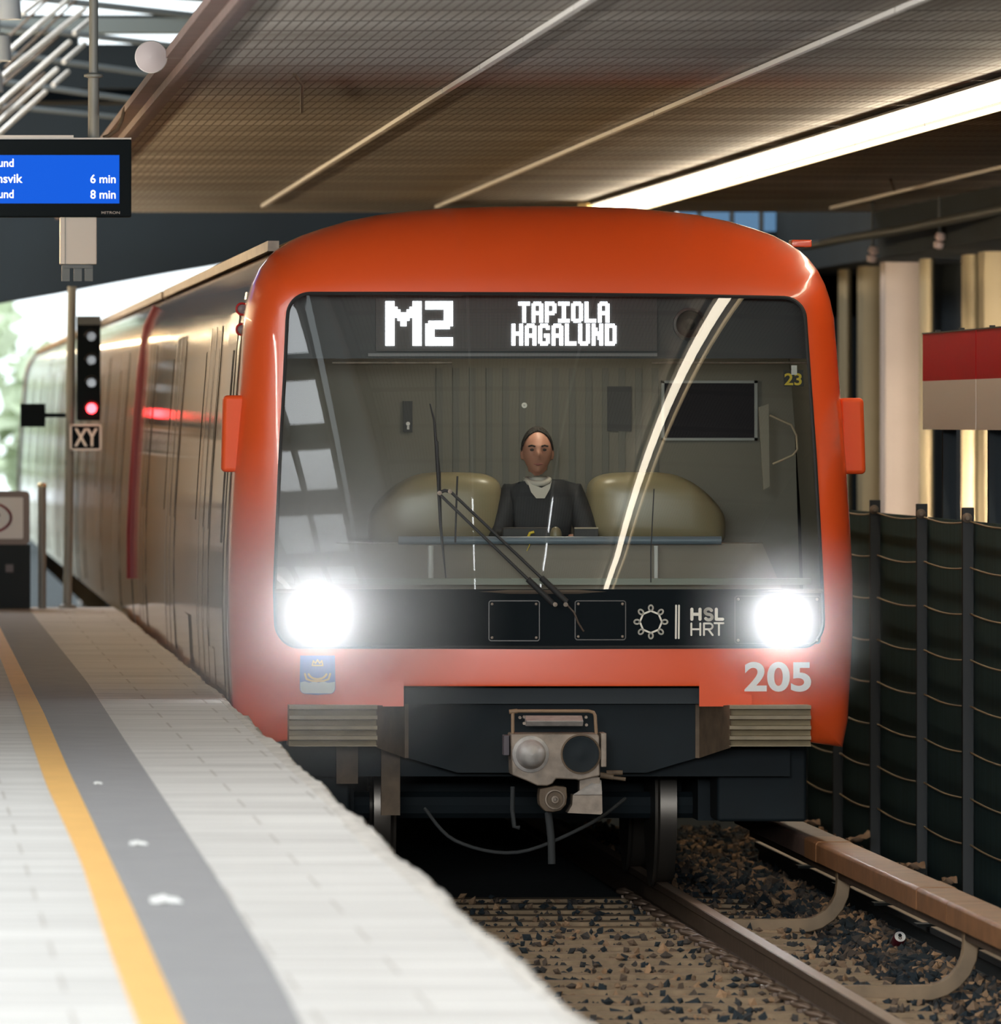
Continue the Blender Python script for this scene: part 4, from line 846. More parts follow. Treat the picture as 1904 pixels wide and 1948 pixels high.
# ballast: nobody could count it
mb = MB(); rnd = random.Random(5)
def stone(x, y, z, s):
    R = Matrix.Rotation(rnd.uniform(0, 6.28), 3, Vector((rnd.uniform(-1, 1), rnd.uniform(-1, 1), rnd.uniform(-1, 1) + .01)).normalized())
    pts = [Vector((a, b, c)) * s for a, b, c in ((1, 0, 0), (-1, 0, 0), (0, .8, 0), (0, -.8, 0), (0, 0, .6), (0, 0, -.6))]
    vs = [mb.b.verts.new(Vector((x, y, z)) + R @ (p * rnd.uniform(.7, 1.25))) for p in pts]
    for a, b, c in ((0, 2, 4), (2, 1, 4), (1, 3, 4), (3, 0, 4), (2, 0, 5), (1, 2, 5), (3, 1, 5), (0, 3, 5)): mb.b.faces.new((vs[a], vs[b], vs[c]))
for k in range(19000):
    y = rnd.uniform(-12, 3.5) if k < 15000 else rnd.uniform(3.5, 15); x = rnd.uniform(-1.5, 2.6) if k < 15000 else rnd.uniform(.9, 2.66)
    if abs(abs(x) - .763) < .10: continue
    ph = ((y + 14.0 + .35) % .7) - .35
    s_ = rnd.uniform(.020, .050)
    if abs(ph) < .13 and abs(x) < 1.3:
        if rnd.random() < (.72 if abs(x) < .55 else .5): continue
        s_ *= .7
        z = -.135
    else: z = -.203 + rnd.uniform(0, .03)
    stone(x, y, z, s_)
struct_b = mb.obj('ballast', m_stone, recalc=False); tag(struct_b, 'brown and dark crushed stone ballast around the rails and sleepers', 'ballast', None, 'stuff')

# power rail under its cover
pr = thing('third_rail', 'rusty brown covered power rail along the track in front of the dark fence', 'power rail', (0, 0, 0))
XF, XB = 1.418, 1.61
def cover(y0, y1, m, inset=0.0):
    mb = MB(); i = inset
    mb.prism([(x, y0, z) for x, z in ((XF - i, .195), (XF - i, .29 + i), (XF + .012, .302 + i), (XB - .012, .302 + i), (XB + i, .29 + i), (XB + i, .195), (XB - .02, .195), (XB - .02, .28), (XF + .02, .28), (XF + .02, .195))], (0, y1 - y0, 0)); return mb.obj('rail_cover', m, pr, bevel=0.006)
m_cover_shade = mat('shaded_cover', (0.22, 0.13, 0.10), 0.5, noise=0.3, nscale=5)  # far length of cover coloured darker to paint its shade
cover(0.4, 5.5, m_cover_shade); cover(-7.2, 0.38, m_cover); cover(-14.5, -7.22, m_cover); cover(-34, -14.52, m_cover)
for y0, y1 in ((-.1, .6), (-5.75, -5.05), (-14.7, -14.3)): cover(y0, y1, m_cover, 0.004)
mb = MB(); mb.box(1.49, 1.54, -34, 5.3, .13, .20); mb.obj('contact_rail', m_rail, pr)
mb = MB(); mb.box(XF, XB, 5.5, 5.62, .21, .30); mb.obj('cover_end', m_cover_shade, pr, bevel=0.02)
for i, (yy, lab) in enumerate(((-0.55, 'curved brown bracket holding up the power rail nearer the train'), (-7.3, 'curved brown bracket holding up the power rail nearest the viewer'), (-14.2, 'curved bracket under the power rail outside the view'))):
    t = thing('rail_bracket', lab, 'bracket', (0, yy, 0), 'brackets under the power rail')
    pts = [(0.92, 0, -.115), (1.25, 0, -.115)] + [(1.30 + .22 * math.sin(a), 0, .105 - .22 * math.cos(a)) for a in [math.radians(v) for v in range(10, 91, 16)]] + [(1.52, 0, .13), (1.52, 0, .205)]
    mb = MB(); mb.sweep(pts, 0.05, 0.035); mb.obj('bracket_arm', mat('brown_bracket', (0.27, 0.18, 0.10), 0.6, noise=0.3, nscale=8), t, bevel=0.006)
    mb = MB(); mb.box(.88, 1.22, -.11, .11, -.18, -.135); mb.obj('bracket_foot', m_concrete, t, bevel=0.008)
# soda can and litter by the guard rail
cz = -0.125; cp = PZ(1712, 1782, cz)
t = thing('soda_can', 'dark red soda can with a silver lid lying beside the guard rail', 'can', cp); t.rotation_euler = (math.radians(62), 0, math.radians(8))
mb = MB(); mb.lathe((0, 0, 0), [(0, -.115), (.024, -.115), (.033, -.105), (.033, -.012), (.028, -.001)], axis=(0, 0, 1), n=28); mb.obj('can_body', mat('can_dark_red', (0.10, 0.012, 0.02), 0.3, metal=0.4), t, smooth=True)
mb = MB(); mb.lathe((0, 0, 0), [(.028, -.001), (.0285, .002), (.026, .002), (.024, -.005), (0, -.005)], axis=(0, 0, 1), n=28); mb.obj('can_lid', mat('can_silver', (0.9, 0.9, 0.9), 0.3, metal=0.6), t, smooth=True)
mb = MB(); mb.lathe((0.002, .010, 0), [(0, -.004), (.010, -.004)], axis=(0, 0, 1), n=18); mb.obj('can_opening', m_black, t); mb = MB(); mb.lathe((0, -.006, 0), [(.004, -.003), (.009, -.003), (.009, -.001), (.004, -.001)], axis=(0, 0, 1), n=18); mb.obj('pull_tab', m_chrome, t)
m_litter = mat('brown_litter', (0.38, 0.24, 0.15), 0.8)
for px, py, z, s_, lab in ((1470, 1607, -.12, .085, 'curled brown scrap behind the far bracket of the power rail'), (1632, 1600, -.05, .085, 'crumpled brown paper between the power rail and the fence'), (1545, 1566, -.10, .06, 'small brown scrap at the foot of the fence by the train'), (1740, 1648, -.10, .07, 'brown stick-like scrap at the foot of the fence'), (1806, 1676, -.10, .05, 'tiny brown scrap by the fence foot nearest the viewer')):
    p = PZ(px, py, z); mb = MB(); rows = []
    for i in range(6): rows.append([p + Vector(((j / 5 - .5) * s_ * 1.6, (i / 5 - .5) * s_ * 2.2, .02 * math.sin(i * 1.7 + j) + .025 * (j / 5) ** 2 * (2 if s_ > .07 else .4))) for j in range(6)])
    mb.grid(rows); tag(mb.obj('scrap', m_litter, solid=.004, smooth=True), lab, 'litter', 'scraps by the power rail')
m_paper = mat('white_paper', (0.9, 0.9, 0.88), 0.7)
for px, py, s_, lab in ((313, 1711, .040, 'white paper scrap on the dark grey platform band, nearest the viewer'), (262, 1604, .026, 'white paper scrap on the dark grey platform band, farther from the viewer'), (186, 1490, .014, 'tiny white speck of paper beside the yellow line')):
    p = PZ(px, py, ZP + .004); mb = MB(); sh_ = [(-1.2, -.9), (-.5, -1.1), (.2, -.8), (1.2, -1.0), (1.0, .1), (.3, .5), (.1, 1.2), (-.5, .6), (-1.1, .2)]
    mb.prism([p + Vector((x * s_, y * s_ * 6, 0)) for x, y in sh_], (0, 0, .004)); tag(mb.obj('paper_scrap', m_paper), lab, 'litter', 'paper scraps on the platform')

# ------------------------------------------------------------------ fence and station sign
FX = 2.70; FK = (FX - CX) * F
def fy(px): return FK / (px - VX) - D0
fence = thing('sheet_fence', 'dark sheet-metal fence with thin posts along the far side of the track', 'fence', (FX, 6, -.2))
PX = [1410, 1468, 1530, 1597, 1668, 1757, 1845, 1950, 2060]
ftop = 1.94
def rel(o): return own(o, Vector((FX, 6, -.2)))
for a, b in zip(PX, PX[1:]):
    ya, yb = fy(b), fy(a); n = 12; ph = 8
    mb = MB(); rows = []
    for j in range(9):
        z = lerp(-.20, ftop, j / 8); rows.append([Vector((FX + .03, lerp(ya, yb, k / n), z)) for k in range(n + 1)])
    mb.grid(rows); rel(mb.obj('fence_panel', m_fence, fence, solid=.006))
    mb = MB()
    for j in range(1, 9):
        z = lerp(-.16, ftop, j / 8); mb.tube([(FX, lerp(ya, yb, k / n), z - .022 * math.sin(PI * k / n)) for k in range(n + 1)], .0055, 6)
    rel(mb.obj('seam_wire', m_wire, fence, smooth=True))
for i, px in enumerate(PX):
    y = fy(px); top = 2.02 if i in (4, 5, 6) else 1.98
    mb = MB(); mb.box(FX - .045, FX + .02, y - .03, y + .03, -.2, top); po = rel(mb.obj('fence_post', m_fencepost, fence, bevel=.004))
    mb = MB(); mb.lathe((FX - .02, y - .035, top - .06), [(.03, 0), (.028, .012), (.014, .02), (.012, .035), (0, .035)], n=12); rel(mb.obj('post_bolt', m_steel, po, smooth=True))
t = thing('station_sign', 'red and white two-panel station sign standing above the dark fence', 'sign', (FX, 4, 2))
def rel2(o): return own(o, Vector((FX, 4, 2)))
SXX = FX - .02; SK = (SXX - CX) * F
def sy(px): return SK / (px - VX) - D0
def zy(py, px): return CZ - (py - VY) * (SK / (px - VX)) / F
zt, zm, zb = zy(636, 1755), zy(725, 1755), zy(817, 1755)
m_sred = mat('sign_red', (0.55, 0.014, 0.025), 0.5, spec=0.06); m_swhite = mat('sign_white', (0.84, 0.82, 0.80), 0.5, spec=0.06)
for a, b in ((1755, 1855.5), (1857, 1962), (1963.5, 2075)):
    mb = MB(); mb.box(SXX, SXX + .03, sy(b), sy(a), zm, zt); pn = rel2(mb.obj('red_panel', m_sred, t))
    mb = MB(); mb.box(SXX, SXX + .03, sy(b), sy(a), zb, zm); rel2(mb.obj('white_panel', m_swhite, t))
    mb = MB(); mb.box(SXX - .004, SXX + .034, sy(b), sy(a), zt, zt + .008)
    for q in (.3, .75): yy = lerp(sy(b), sy(a), q); mb.box(SXX, SXX + .03, yy - .02, yy + .02, zt, zt + .02)
    rel2(mb.obj('sign_edge', m_fencepost, pn))
for px in (1770, 1856, 1960, 2060):
    y = sy(px); mb = MB(); mb.box(SXX + .07, SXX + .11, y - .04, y + .04, -.2, zt - .05); mb.box(SXX + .07, SXX + .15, y - .015, y + .015, -.2, zb + .1); mb.box(SXX + .03, SXX + .07, y - .02, y + .02, zb + .05, zt - .06); rel2(mb.obj('sign_post', mat('blue_black_post', (0.03, 0.045, 0.055), 0.6), t))

# ------------------------------------------------------------------ ceiling lights and conduits
m_tube_l = mat('tube_light', (1, 1, 1), 0.4, emit=(1.0, 0.88, 0.68), estr=17.0)
m_refl = mat('gold_reflector_glow', (0.2, 0.14, 0.07), 0.5, emit=(1.0, 0.76, 0.42), estr=2.2)  # glow put into the strip's colour in place of reflected tube light
m_up_warm = mat('warm_uplight', (1, 1, 1), 0.4, emit=(1.0, 0.76, 0.46), estr=48.0)
m_up_cool = mat('neutral_uplight', (1, 1, 1), 0.4, emit=(1.0, 0.96, 0.90), estr=40.0)
m_hous = mat('lamp_housing', (0.05, 0.04, 0.03), 0.7)
def light_line(X, z, y0, y1, L, label, group, name='strip_light', dx=0.0, tray=None):
    proto = None; n = int((y1 - y0) / L)
    for k in range(n):
        y = y1 - L * (k + 1)
        if proto is None:
            proto = thing(name, label, 'light', (X, y, z), group)
            if tray:
                mb = MB(); mb.box(-.08, .06, .01, L - .01, -.056, -.048); mb.obj('tray', m_hous, proto)  # tray added under the lamp to hold its light off the platform
            else:
                mb = MB(); mb.box(-.07, .128, .01, L - .01, .058, .07); mb.box(.120, .126, .01, L - .01, -.045, .058); mb.obj('housing', m_hous, proto)
                mb = MB(); mb.prism([(x, .015, zz) for x, zz in ((.095, -.026), (.095, -.052), (.119, -.052), (.119, -.026))], (0, L - .03, 0)); mb.obj('reflector_strip', m_refl, proto)
            mb = MB(); mb.prism([(x, .03, zz) for x, zz in ((-.045, .035), (-.05, .0), (-.032, -.032), (.012, -.032), (.034, .0), (.034, .035))], (0, L - .06, 0)); mb.obj('diffuser', tray or m_tube_l, proto)
        else: dup(proto, (-dx * k, -L * k, 0))
light_line(2.30, 4.20, -45, 31.5, 4.5, 'warm white strip light in the bright line under the grille ceiling', 'strip lights under the track ceiling')
mb = MB(); mb.prism([(2.22, 31.5, 4.28), (2.46, 31.5, 4.28), (2.46, 31.5, 4.15), (2.22, 31.5, 4.16)], (0, 1.2, 0.02)); o = mb.obj('lamp_end_cap', mat('gold_cap', (0.75, 0.52, 0.18), 0.4)); tag(o, 'golden end cap of the strip light line above the train roof', 'light cap')
light_line(-2.28, 3.95, 53, 95, 4.0, 'warm light added out of view beyond the tunnel mouth', 'lights added beyond the tunnel mouth', 'outer_fill_light', 0.17, m_up_warm)  # unseen lamps added to put a golden band on the car sides
light_line(-3.85, 3.65, -1, 46, 4.0, 'warm strip light hanging over the inner platform', 'warm strip lights over the inner platform', 'platform_light', 0.0, m_up_warm)
light_line(-3.85, 3.65, -38, -2, 4.0, 'neutral strip light added out of view over the near platform', 'added neutral lights over the near platform', 'platform_light', 0.0, m_up_cool)  # unseen lamps added to brighten the near ceiling
def conduit(p0, p1, label, r=.013):
    mb = MB(); z = ZC - .02
    a, b = PZ(*p0, z), PZ(*p1, z); n = 14; b = b + (b - a) * 0.25
    t = thing('ceiling_conduit', label, 'conduit', (0, 0, 0), 'white conduits on the ceiling')
    for k in range(n):
        q0, q1 = a.lerp(b, k / n), a.lerp(b, (k + .985) / n); mb = MB(); mb.box(-r, r, 0, (q1 - q0).length, -.012, .012); o = mb.obj('conduit_length', mat('conduit_white', (0.92, 0.90, 0.86), 0.5), t); o.location = q0; o.rotation_euler = (0, 0, -math.atan2(q1.x - q0.x, q1.y - q0.y))
m_slim = mat('slim_tube_light', (1, 1, 1), 0.4, emit=(0.93, 0.97, 1.0), estr=14.0)
for X, lab in ((-0.52, 'slim white tube light on the track ceiling nearest the platform'), (0.90, 'slim white tube light on the track ceiling nearest the strip lights')):
    pro = None
    for k in range(14):
        if pro is None:
            pro = thing('slim_light', lab, 'light', (X, -13.6, ZC - .03), 'slim tube lights ' + ('on the platform side' if X < 0 else 'on the far side'))
            mb = MB(); mb.box(-.012, .012, 0, 1.2, -.012, .008); mb.obj('slim_tube', m_slim, pro); mb = MB(); mb.box(-.02, .02, -.05, 1.25, .008, .03); mb.obj('slim_holder', m_rod, pro)
        else: dup(pro, (0, -1.75 * k, 0))
conduit((500, 392), (1120, 0), 'white conduit on the grille ceiling nearest the platform side', .016)
conduit((830, 394), (1740, 5), 'thin white conduit on the grille ceiling nearest the strip lights', .013)
conduit((1580, 396), (1904, 318), 'faint white conduit on the dim ceiling beyond the strip lights', .010)
for pts, lab in (([(560, 142, 0), (574, 160, .03), (574, 212, .05)], 'loose brown wire hanging from the grille ceiling by the beam'), ([(1694, 342, 0), (1701, 362, .02)], 'short dark wire end on the dim ceiling beyond the lights')):
    mb = MB(); mb.tube([PZ(x, y, ZC - .016 - d) for x, y, d in pts], .010, 6); tag(mb.obj('loose_wire', m_brown, smooth=True), lab, 'wire')

# dark pipe and clamps high on the ribbed wall
mb = MB(); mb.tube([P(1530, 470, 36), P(1620, 452, 33), P(1700, 440, 30), P(1830, 414, 27), P(2000, 380, 24)], .035, 10); tag(mb.obj('wall_pipe', m_poledark, smooth=True), 'dark pipe slanting under the ceiling behind the train roof', 'pipe')
for px, py, Y, lab in ((1660, 484, 32, 'small pale cable clamp hanging nearer the train'), (1787, 458, 30, 'small pale cable clamp hanging farther from the train')):
    c = P(px, py, Y); t = thing('cable_clamp', lab, 'clamp', c, 'cable clamps by the ribbed wall')
    mb = MB(); mb.lathe((0, 0, 0), [(0, -.07), (.035, -.06), (.045, -.02), (.02, 0), (.045, .02), (.035, .06), (0, .07)], axis=(.2, 0, 1), n=14); mb.obj('insulator', mat('pinkish_insulator', (0.62, 0.5, 0.48), 0.4), t, smooth=True)
    mb = MB(); mb.tube([(0, 0, .06), (0, 0, ZC - c.z)], .012, 6); mb.obj('hanger', m_poledark, t)

# ------------------------------------------------------------------ upper hall: space frame, pendants, mirror
YS = 41.0
for i, (x0, y0, x1, y1, th) in enumerate(((100, 0, 480, 42, 14), (0, 48, 470, 104, 12), (0, 101, 470, 166, 12), (-20, 152, 470, 220, 12), (40, 205, 470, 246, 10), (-20, -30, 480, 5, 12))):
    mb = MB(); r = th / 2 / F * (D0 + YS); mb.tube([P(x0 - 200, y0 - 200 * (y1 - y0) / (x1 - x0), YS), P(x1, y1, YS + .6)], r, 10); o = mb.obj('roof_pipe', m_tube, smooth=True)
    tag(o, ('grey roof pipe at the very top of the hall', 'grey roof pipe just above the round mirror', 'grey roof pipe just below the round mirror', 'grey roof pipe above the bright hall glazing', 'lowest grey roof pipe above the information display', 'upper grey roof pipe above the hall glazing')[i], 'pipe', 'roof pipes of the hall')
mb = MB(); a = P(-60, 30, YS + 1.5); c = P(380, 66, YS + 1.5); mb.box(a.x, c.x, YS + 1.5, YS + 2.0, P(0, 62, YS + 1.5).z, P(0, 34, YS + 1.5).z); tag(mb.obj('roof_beam', mat('teal_grey_beam', (0.14, 0.17, 0.17), 0.6)), 'wide grey-green beam crossing the hall roof', 'beam')
rods = [((129, 0), (23, 92)), ((161, 17), (6, 144)), ((132, 80), (0, 196)), ((108, 132), (0, 230)), ((86, 175), (0, 253)), ((78, 0), (43, 26)), ((172, 37), (141, 63)), ((161, 83), (121, 118)), ((129, 137), (101, 162))]
for i, (p, q) in enumerate(rods):
    mb = MB(); d = Vector((q[0] - p[0], q[1] - p[1])); ext = 1.0 if i > 4 else 1.3
    A = P(p[0], p[1], YS - 1.0); B = P(p[0] + d.x * ext, p[1] + d.y * ext, YS - 3.5); mb.tube([A, B], .022, 8); tag(mb.obj('roof_rod', m_rod, smooth=True), 'white diagonal rod in the hall roof frame above the display', 'rod', 'white rods of the hall roof')
for i, (p, q) in enumerate((((90, 0), (0, 86)), ((145, 0), (10, 128)), ((110, 70), (0, 165)), ((92, 120), (0, 200)), ((84, 140), (0, 215)))):
    mb = MB(); mb.tube([P(*p, YS - .5), P(*q, YS - 3.0)], .012, 8); tag(mb.obj('roof_rod', m_brown, smooth=True), 'thin dark diagonal rod in the hall roof frame above the display', 'rod', 'dark rods of the hall roof')
m_pend = mat('blue_grey_lamp', (0.66, 0.73, 0.80), 0.4)
for (x0, x1, y0, y1, Y, lab) in ((-22, 41, -5, 37, 14, 'grey cylinder pendant at the top corner, nearest and highest of the row'), (-28, 22, 68, 116, 20, 'grey cylinder pendant in the middle of the hanging row'), (-34, 6, 134, 175, 26, 'grey cylinder pendant at the bottom of the hanging row')):
    a = P((x0 + x1) / 2, y1, Y); r = (x1 - x0) / 2 / F * (Y + D0); h = (y1 - y0) / F * (Y + D0)
    t = thing('pendant_lamp', lab, 'lamp', a, 'pendants over the platform')
    mb = MB(); mb.lathe((0, 0, 0), [(0, .02), (r * .85, .02), (r, 0), (r * .9, h), (r * .3, h + .02), (0, h + .02)], axis=(0, 0, 1), n=28); mb.obj('lamp_body', m_pend, t, smooth=True)
    mb = MB(); mb.tube([(0, 0, h), (0, 0, 7.8 - a.z)], .012, 8); mb.obj('pendant_rod', m_poledark, t)
c = P(288, 108, -4.4); t = thing('convex_mirror', 'round pale disc on a short arm beside the ceiling beam', 'mirror', c)
R_ = 30 / F * 53.6
mb = MB(); mb.lathe((0, 0, 0), [(0, .0), (R_ * .5, -.004), (R_ * .93, -.02), (R_, -.022), (R_, -.05), (0, -.06)], n=36); mb.obj('disc', mat('pinkish_disc', (0.44, 0.37, 0.35), 0.5), t, smooth=True)
mb = MB(); mb.lathe((0, 0, 0), [(R_ * 1.0, -.02), (R_ * 1.04, -.03), (R_ * 1.0, -.05)], n=36); mb.obj('disc_rim', m_rod, t, smooth=True)
mb = MB(); mb.tube([(R_ * .9, .03, 0), (-2.0 - c.x, .03, 0)], .006, 8); mb.obj('mirror_arm', m_rod, t, smooth=True)
# cable loop at the end of the beam
mb = MB(); mb.tube([P(x, y, Y) for x, y, Y in ((262, 178, 5), (244, 196, 5), (236, 210, 5), (232, 228, 5), (224, 246, 5), (208, 258, 5), (196, 262, 5))], .011, 8); tag(mb.obj('drooping_cable', m_brown, smooth=True), 'drooping cable at the end of the ceiling beam above the display', 'cable')

# ------------------------------------------------------------------ information display on its pole
YD = 4.0
dsp = thing('information_display', 'black hanging display with a blue screen of departure times', 'display', P(60, 413, YD))
org = Vector(dsp.location)
def rel3(o): return own(o, org)
a = P(-330, 265, YD); c = P(250, 413, YD)
mb = MB(); mb.box(a.x, c.x, YD, YD + .16, c.z, a.z); rel3(mb.obj('display_case', m_black, dsp, bevel=.008))
a2 = P(-300, 295, YD); c2 = P(227, 387, YD); mb = MB(); mb.box(a2.x, c2.x, YD - .004, YD, c2.z, a2.z)
scr = rel3(mb.obj('screen', mat('blue_screen', (0.003, 0.01, 0.05), 0.8, emit=(0.006, 0.10, 0.66), estr=1.0, spec=0.05), dsp))
mb = MB(); a3 = P(-330, 257, YD); c3 = P(140, 265, YD); mb.box(a3.x, c3.x, YD + .02, YD + .14, c3.z, a3.z); a4 = P(250, 262, YD); mb.box(c3.x, a4.x, YD, YD + .16, c3.z, a4.z); rel3(mb.obj('top_cap', mat('pale_cap', (0.6, 0.56, 0.52), 0.5), dsp))
m_txt = mat('screen_white', (1, 1, 1), 0.5, emit=(1, 1, 1), estr=0.9)
fd = lambda x, y: P(x, y, YD - .007)
for s_, box in (('und', (-3, 302, 26, 317.5)), ('nsvik', (-5, 331, 43, 348)), ('und', (-3, 361, 26, 377)), ('6 min', (172, 332, 220, 348.5)), ('8 min', (172, 361.5, 220, 378))):
    rel3(text_obj('screen_text', s_, box, fd, m_txt, scr, off=0.012))
rel3(text_obj('maker_lettering', 'MITRON', (193, 402, 228, 407), fd, mat('dim_letter', (0.35, 0.3, 0.27), 0.5), dsp, off=.01))
mb = MB(); p = P(178, 142, YD + .08); q = P(178, 262, YD + .08); rr = 10.5 / F * (YD + D0)
mb.tube([(p.x, p.y, q.z), (p.x, p.y, p.z)], rr, 16); mb.tube([(p.x, p.y, p.z), (p.x, p.y, 7.8)], rr * .82, 16); mb.lathe((p.x, p.y, p.z), [(rr, -.02), (rr * 1.75, -.012), (rr * 1.75, .0), (rr, .01)], axis=(0, 0, 1), n=20); rel3(mb.obj('hanging_pole', m_pole, dsp, smooth=True))
mb = MB(); q2 = P(-240, 262, YD + .08); mb.tube([(q2.x, p.y, q2.z), (q2.x, p.y, 7.8)], rr, 16); rel3(mb.obj('hanging_pole', m_pole, dsp, smooth=True))
a = P(114, 413, YD); c = P(184, 503, YD); bxs = thing('speaker_box', 'pale box hanging under the information display', 'box', ((a.x + c.x) / 2, YD + .08, a.z))
def rel4(o): return own(o, Vector(bxs.location))
mb = MB(); mb.box(a.x, c.x, YD, YD + .16, c.z, a.z); rel4(mb.obj('box_body', mat('pale_box', (0.50, 0.46, 0.42), 0.5), bxs, bevel=.006))
mb = MB(); s0 = P(123, 413, YD); mb.box(s0.x, s0.x + .006, YD - .003, YD, c.z, a.z); rel4(mb.obj('box_seam', m_pole, bxs))
mb = MB()
for x in (124, 147, 168): p = P(x, 505, YD + .08); q = P(x + 2, 535, YD + .08); mb.box(p.x - .02, p.x + .025, p.y - .03, p.y + .03, q.z, p.z)
p = P(120, 503, YD + .08); q = P(172, 510, YD + .08); mb.box(p.x, q.x, p.y - .05, p.y + .05, q.z, p.z); rel4(mb.obj('box_bracket', m_poledark, bxs))

# ------------------------------------------------------------------ platform end: signal, post, barrier with sign
YG = 28.2
b0 = P(128, 1150, YG); b0.z = ZP
sg = thing('track_signal', 'dark signal post with one red light lit above an XY plate', 'signal', b0)
def rel5(o): return own(o, b0)
pt = P(137, 545, YG); rp = 8.5 / F * (D0 + YG)
mb = MB(); mb.tube([b0, (pt.x, YG, pt.z)], rp, 14); mb.lathe(b0, [(rp * 2, 0), (rp * 2, .02), (rp, .03)], axis=(0, 0, 1), n=18); rel5(mb.obj('signal_post', m_pole, sg, smooth=True))
a = P(146, 604, YG); c = P(191, 800, YG); mb = MB(); mb.box(a.x, c.x, YG - .06, YG + .14, c.z, a.z); hd = rel5(mb.obj('signal_head', m_black, sg, bevel=.012))
mb = MB(); q = P(191, 618, YG); mb.box(a.x, c.x, YG - .10, YG + .14, q.z, a.z + .01); rel5(mb.obj('head_cap', m_poledark, sg))
for y, on in ((640, 0), (685, 0), (728, 0), (777, 1)):
    p = P(174, y, YG - .07); mb = MB(); mb.lathe(p, [(.0, .0), (.035, 0), (.04, .01)], n=20); ln = rel5(mb.obj('signal_lens', mat('red_lens_lit', (0.6, 0, 0), 0.3, emit=(1.0, 0.03, 0.04), estr=14) if on else mat('dark_lens', (0.02, 0.02, 0.02), 0.2), hd, smooth=True))
    mb = MB(); mb.grid([[p + Vector((.052 * math.cos(t), -d, .052 * math.sin(t))) for t in [math.radians(v) for v in range(0, 181, 15)]] for d in (0, .14)]); rel5(mb.obj('visor', mat('red_visor', (0.35, 0.005, 0.01), 0.4) if on else m_rubber, hd, smooth=True, solid=.006))
    if on:
        l = bpy.data.lights.new('signal_light', 'POINT'); l.energy = 0.25; l.color = (1, .03, .03); l.shadow_soft_size = .03; o = bpy.data.objects.new('signal_light', l); COL.objects.link(o); o.location = p + Vector((0, -.1, 0)); o.parent = hd; rel5(o)
a = P(133, 807, YG - .1); c = P(193, 857, YG - .1); mb = MB(); mb.box(a.x, c.x, YG - .1, YG - .06, c.z, a.z); xp = rel5(mb.obj('letter_plate', m_black, sg))
mb = MB()
for q in ((133, 807, 193, 810.5), (133, 853.5, 193, 857), (133, 807, 136.5, 857), (189.5, 807, 193, 857)): p0 = P(q[0], q[1], YG - .105); p1 = P(q[2], q[3], YG - .105); mb.box(p0.x, p1.x, YG - .105, YG - .1, p1.z, p0.z)
rel5(mb.obj('plate_border', m_white, xp)); rel5(text_obj('plate_letters', 'XY', (141, 815, 186, 849), lambda x, y: P(x, y, YG - .106), m_white, xp, off=.02))
a = P(39, 768, YG); c = P(86, 812, YG); mb = MB(); mb.box(a.x, c.x, YG - .05, YG + .15, c.z, a.z); p0 = P(80, 786, YG); p1 = P(140, 794, YG); mb.box(p0.x, p1.x, YG, YG + .04, p1.z, p0.z); rel5(mb.obj('side_box', m_black, sg))
p = P(80, 1145, YG - .3); p.z = ZP; q = P(80, 922, YG - .3); t = thing('metal_post', 'grey metal post with a shiny cap at the platform end', 'post', p)
mb = MB(); mb.tube([(0, 0, 0), (0, 0, q.z - p.z)], .032, 14); mb.obj('post_tube', m_pole, t, smooth=True); mb = MB(); mb.lathe((0, 0, q.z - p.z), [(.034, -.02), (.034, .0), (.02, .012), (0, .014)], axis=(0, -.25, 1), n=18); mb.obj('post_cap', mat('brass_cap', (0.9, 0.7, 0.35), 0.25, metal=0.9), t, smooth=True)
YN = 27.6
bl = P(20, 1140, YN); bl.z = ZP
t = thing('cabinet', 'dark cabinet closing off the platform end under the sign', 'cabinet', bl)
a = P(-120, 1036, YN); c = P(58, 1150, YN); mb = MB(); mb.box(a.x - bl.x, c.x - bl.x, 0, .3, 0, a.z - ZP); mb.obj('cabinet_body', m_dark, t, bevel=.006); mb = MB(); q = P(18, 1081, YN); mb.box(q.x - bl.x - .03, q.x - bl.x + .03, -.006, 0, q.z - ZP - .03, q.z - ZP + .03); mb.obj('cabinet_plate', mat('dull_plate', (0.08, 0.06, 0.06), 0.5), t)
sgn = thing('no_entry_sign', 'white framed sign with a red ring standing on the dark cabinet', 'sign', Vector((bl.x, YN, a.z)))
so = Vector(sgn.location)
def rel6(o): return own(o, so)
def rrect(x0, y0, x1, y1, r): return arcpts(x0 + r, y0 + r, r, r, 180, 270, 5) + arcpts(x1 - r, y0 + r, r, r, 270, 360, 5) + arcpts(x1 - r, y1 - r, r, r, 0, 90, 5) + arcpts(x0 + r, y1 - r, r, r, 90, 180, 5)
mb = MB(); mb.prism([P(x, y, YN) for x, y in rrect(-98, 934, 57, 1036, 10)], (0, .06, 0)); rel6(mb.obj('sign_frame', mat('brown_frame', (0.16, 0.12, 0.10), 0.5), sgn))
mb = MB(); mb.prism([P(x, y, YN - .004) for x, y in rrect(-86, 946, 44, 1025, 3)], (0, .006, 0)); fc = rel6(mb.obj('sign_face', mat('sign_face_white', (0.60, 0.59, 0.58), 0.5), sgn))
mb = MB(); ribbon(mb, arcpts(-21, 985, 42, 28, 0, 360, 40), 2.6, lambda x, y: P(x, y, YN - .007)); rel6(mb.obj('red_ring', m_red, fc, recalc=False))
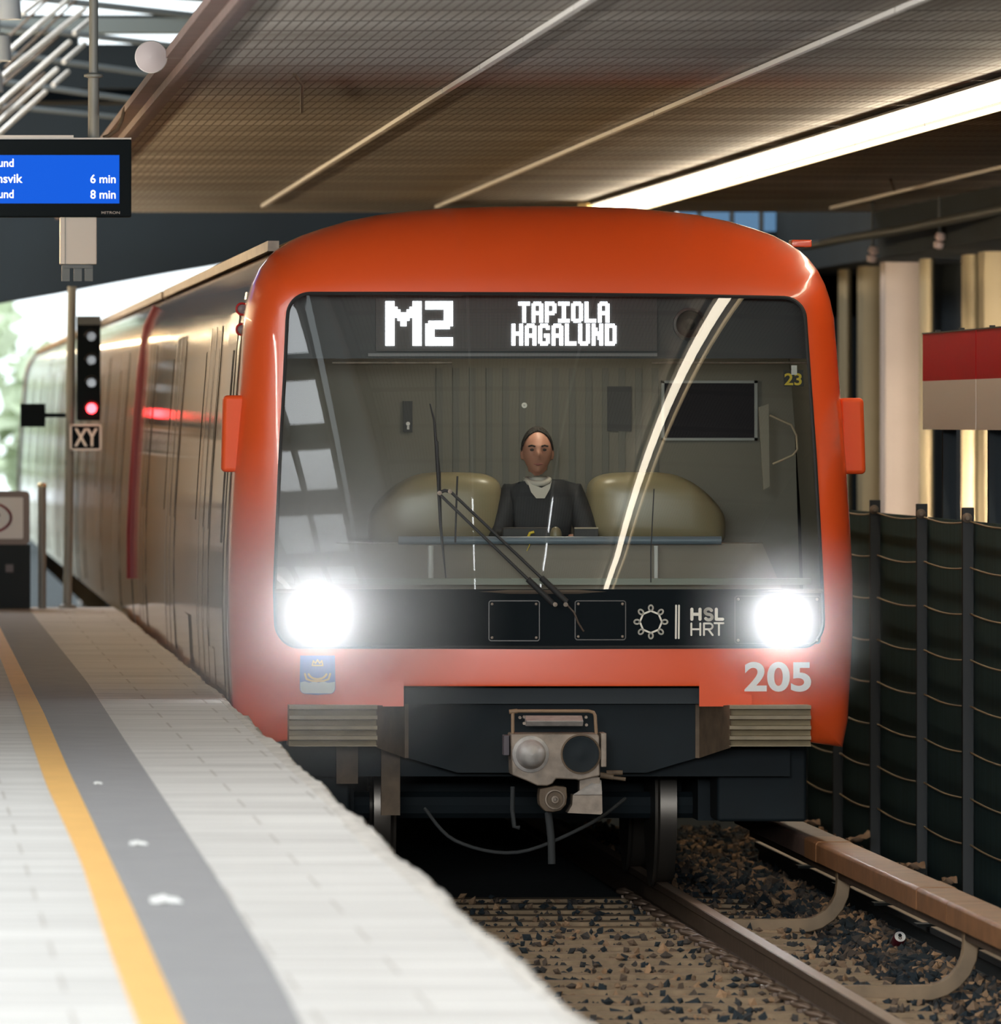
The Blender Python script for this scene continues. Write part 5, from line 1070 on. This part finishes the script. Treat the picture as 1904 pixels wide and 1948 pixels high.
mb = MB(); ribbon(mb, [(-26, 975), (-22, 988), (-32, 1003)], 3, lambda x, y: P(x, y, YN - .007)); ribbon(mb, [(-22, 988), (-12, 1003)], 3, lambda x, y: P(x, y, YN - .007)); ribbon(mb, [(-25, 978), (-8, 985), (-2, 980)], 2.4, lambda x, y: P(x, y, YN - .007)); ribbon(mb, [(-26, 967), (-26, 968)], 4.5, lambda x, y: P(x, y, YN - .007)); rel6(mb.obj('walking_figure', m_black, fc, recalc=False))

# ------------------------------------------------------------------ lit haze volumes added to imitate lens glow round the two headlights
def glow(name, label, c, R, dens):
    m = bpy.data.materials.new(name + '_volume'); m.use_nodes = True; nt = m.node_tree; n = nt.nodes; n.remove(n['Principled BSDF']); out = n['Material Output']
    tc = n.new('ShaderNodeTexCoord'); mp = n.new('ShaderNodeMapping'); mp.inputs['Scale'].default_value = (1 / R, 1 / R, 1 / R); gr_ = n.new('ShaderNodeTexGradient'); gr_.gradient_type = 'SPHERICAL'
    mu = n.new('ShaderNodeMath'); mu.operation = 'MULTIPLY'; mu.inputs[1].default_value = dens; vs = n.new('ShaderNodeVolumeScatter'); vs.inputs['Anisotropy'].default_value = 0.0
    nt.links.new(tc.outputs['Object'], mp.inputs['Vector']); nt.links.new(mp.outputs['Vector'], gr_.inputs['Vector']); pw_ = n.new('ShaderNodeMath'); pw_.operation = 'POWER'; pw_.inputs[1].default_value = 1.6; nt.links.new(gr_.outputs['Fac'], pw_.inputs[0]); nt.links.new(pw_.outputs[0], mu.inputs[0]); nt.links.new(mu.outputs[0], vs.inputs['Density']); nt.links.new(vs.outputs[0], out.inputs['Volume'])
    mb = MB(); mb.ell((0, 0, 0), R, R, R, 28, 16); o = mb.obj(name, m, None, smooth=True); o.location = c; tag(o, label, 'glow', None, 'stuff')
glow('headlight_glow', 'bright haze added around the headlight on the platform side', SF(606, 1168, .16), 1.05, 2.4)
glow('headlight_glow', 'smaller added haze around the headlight beside the operator lettering', SF(1487, 1178, .16), 0.60, 2.0)
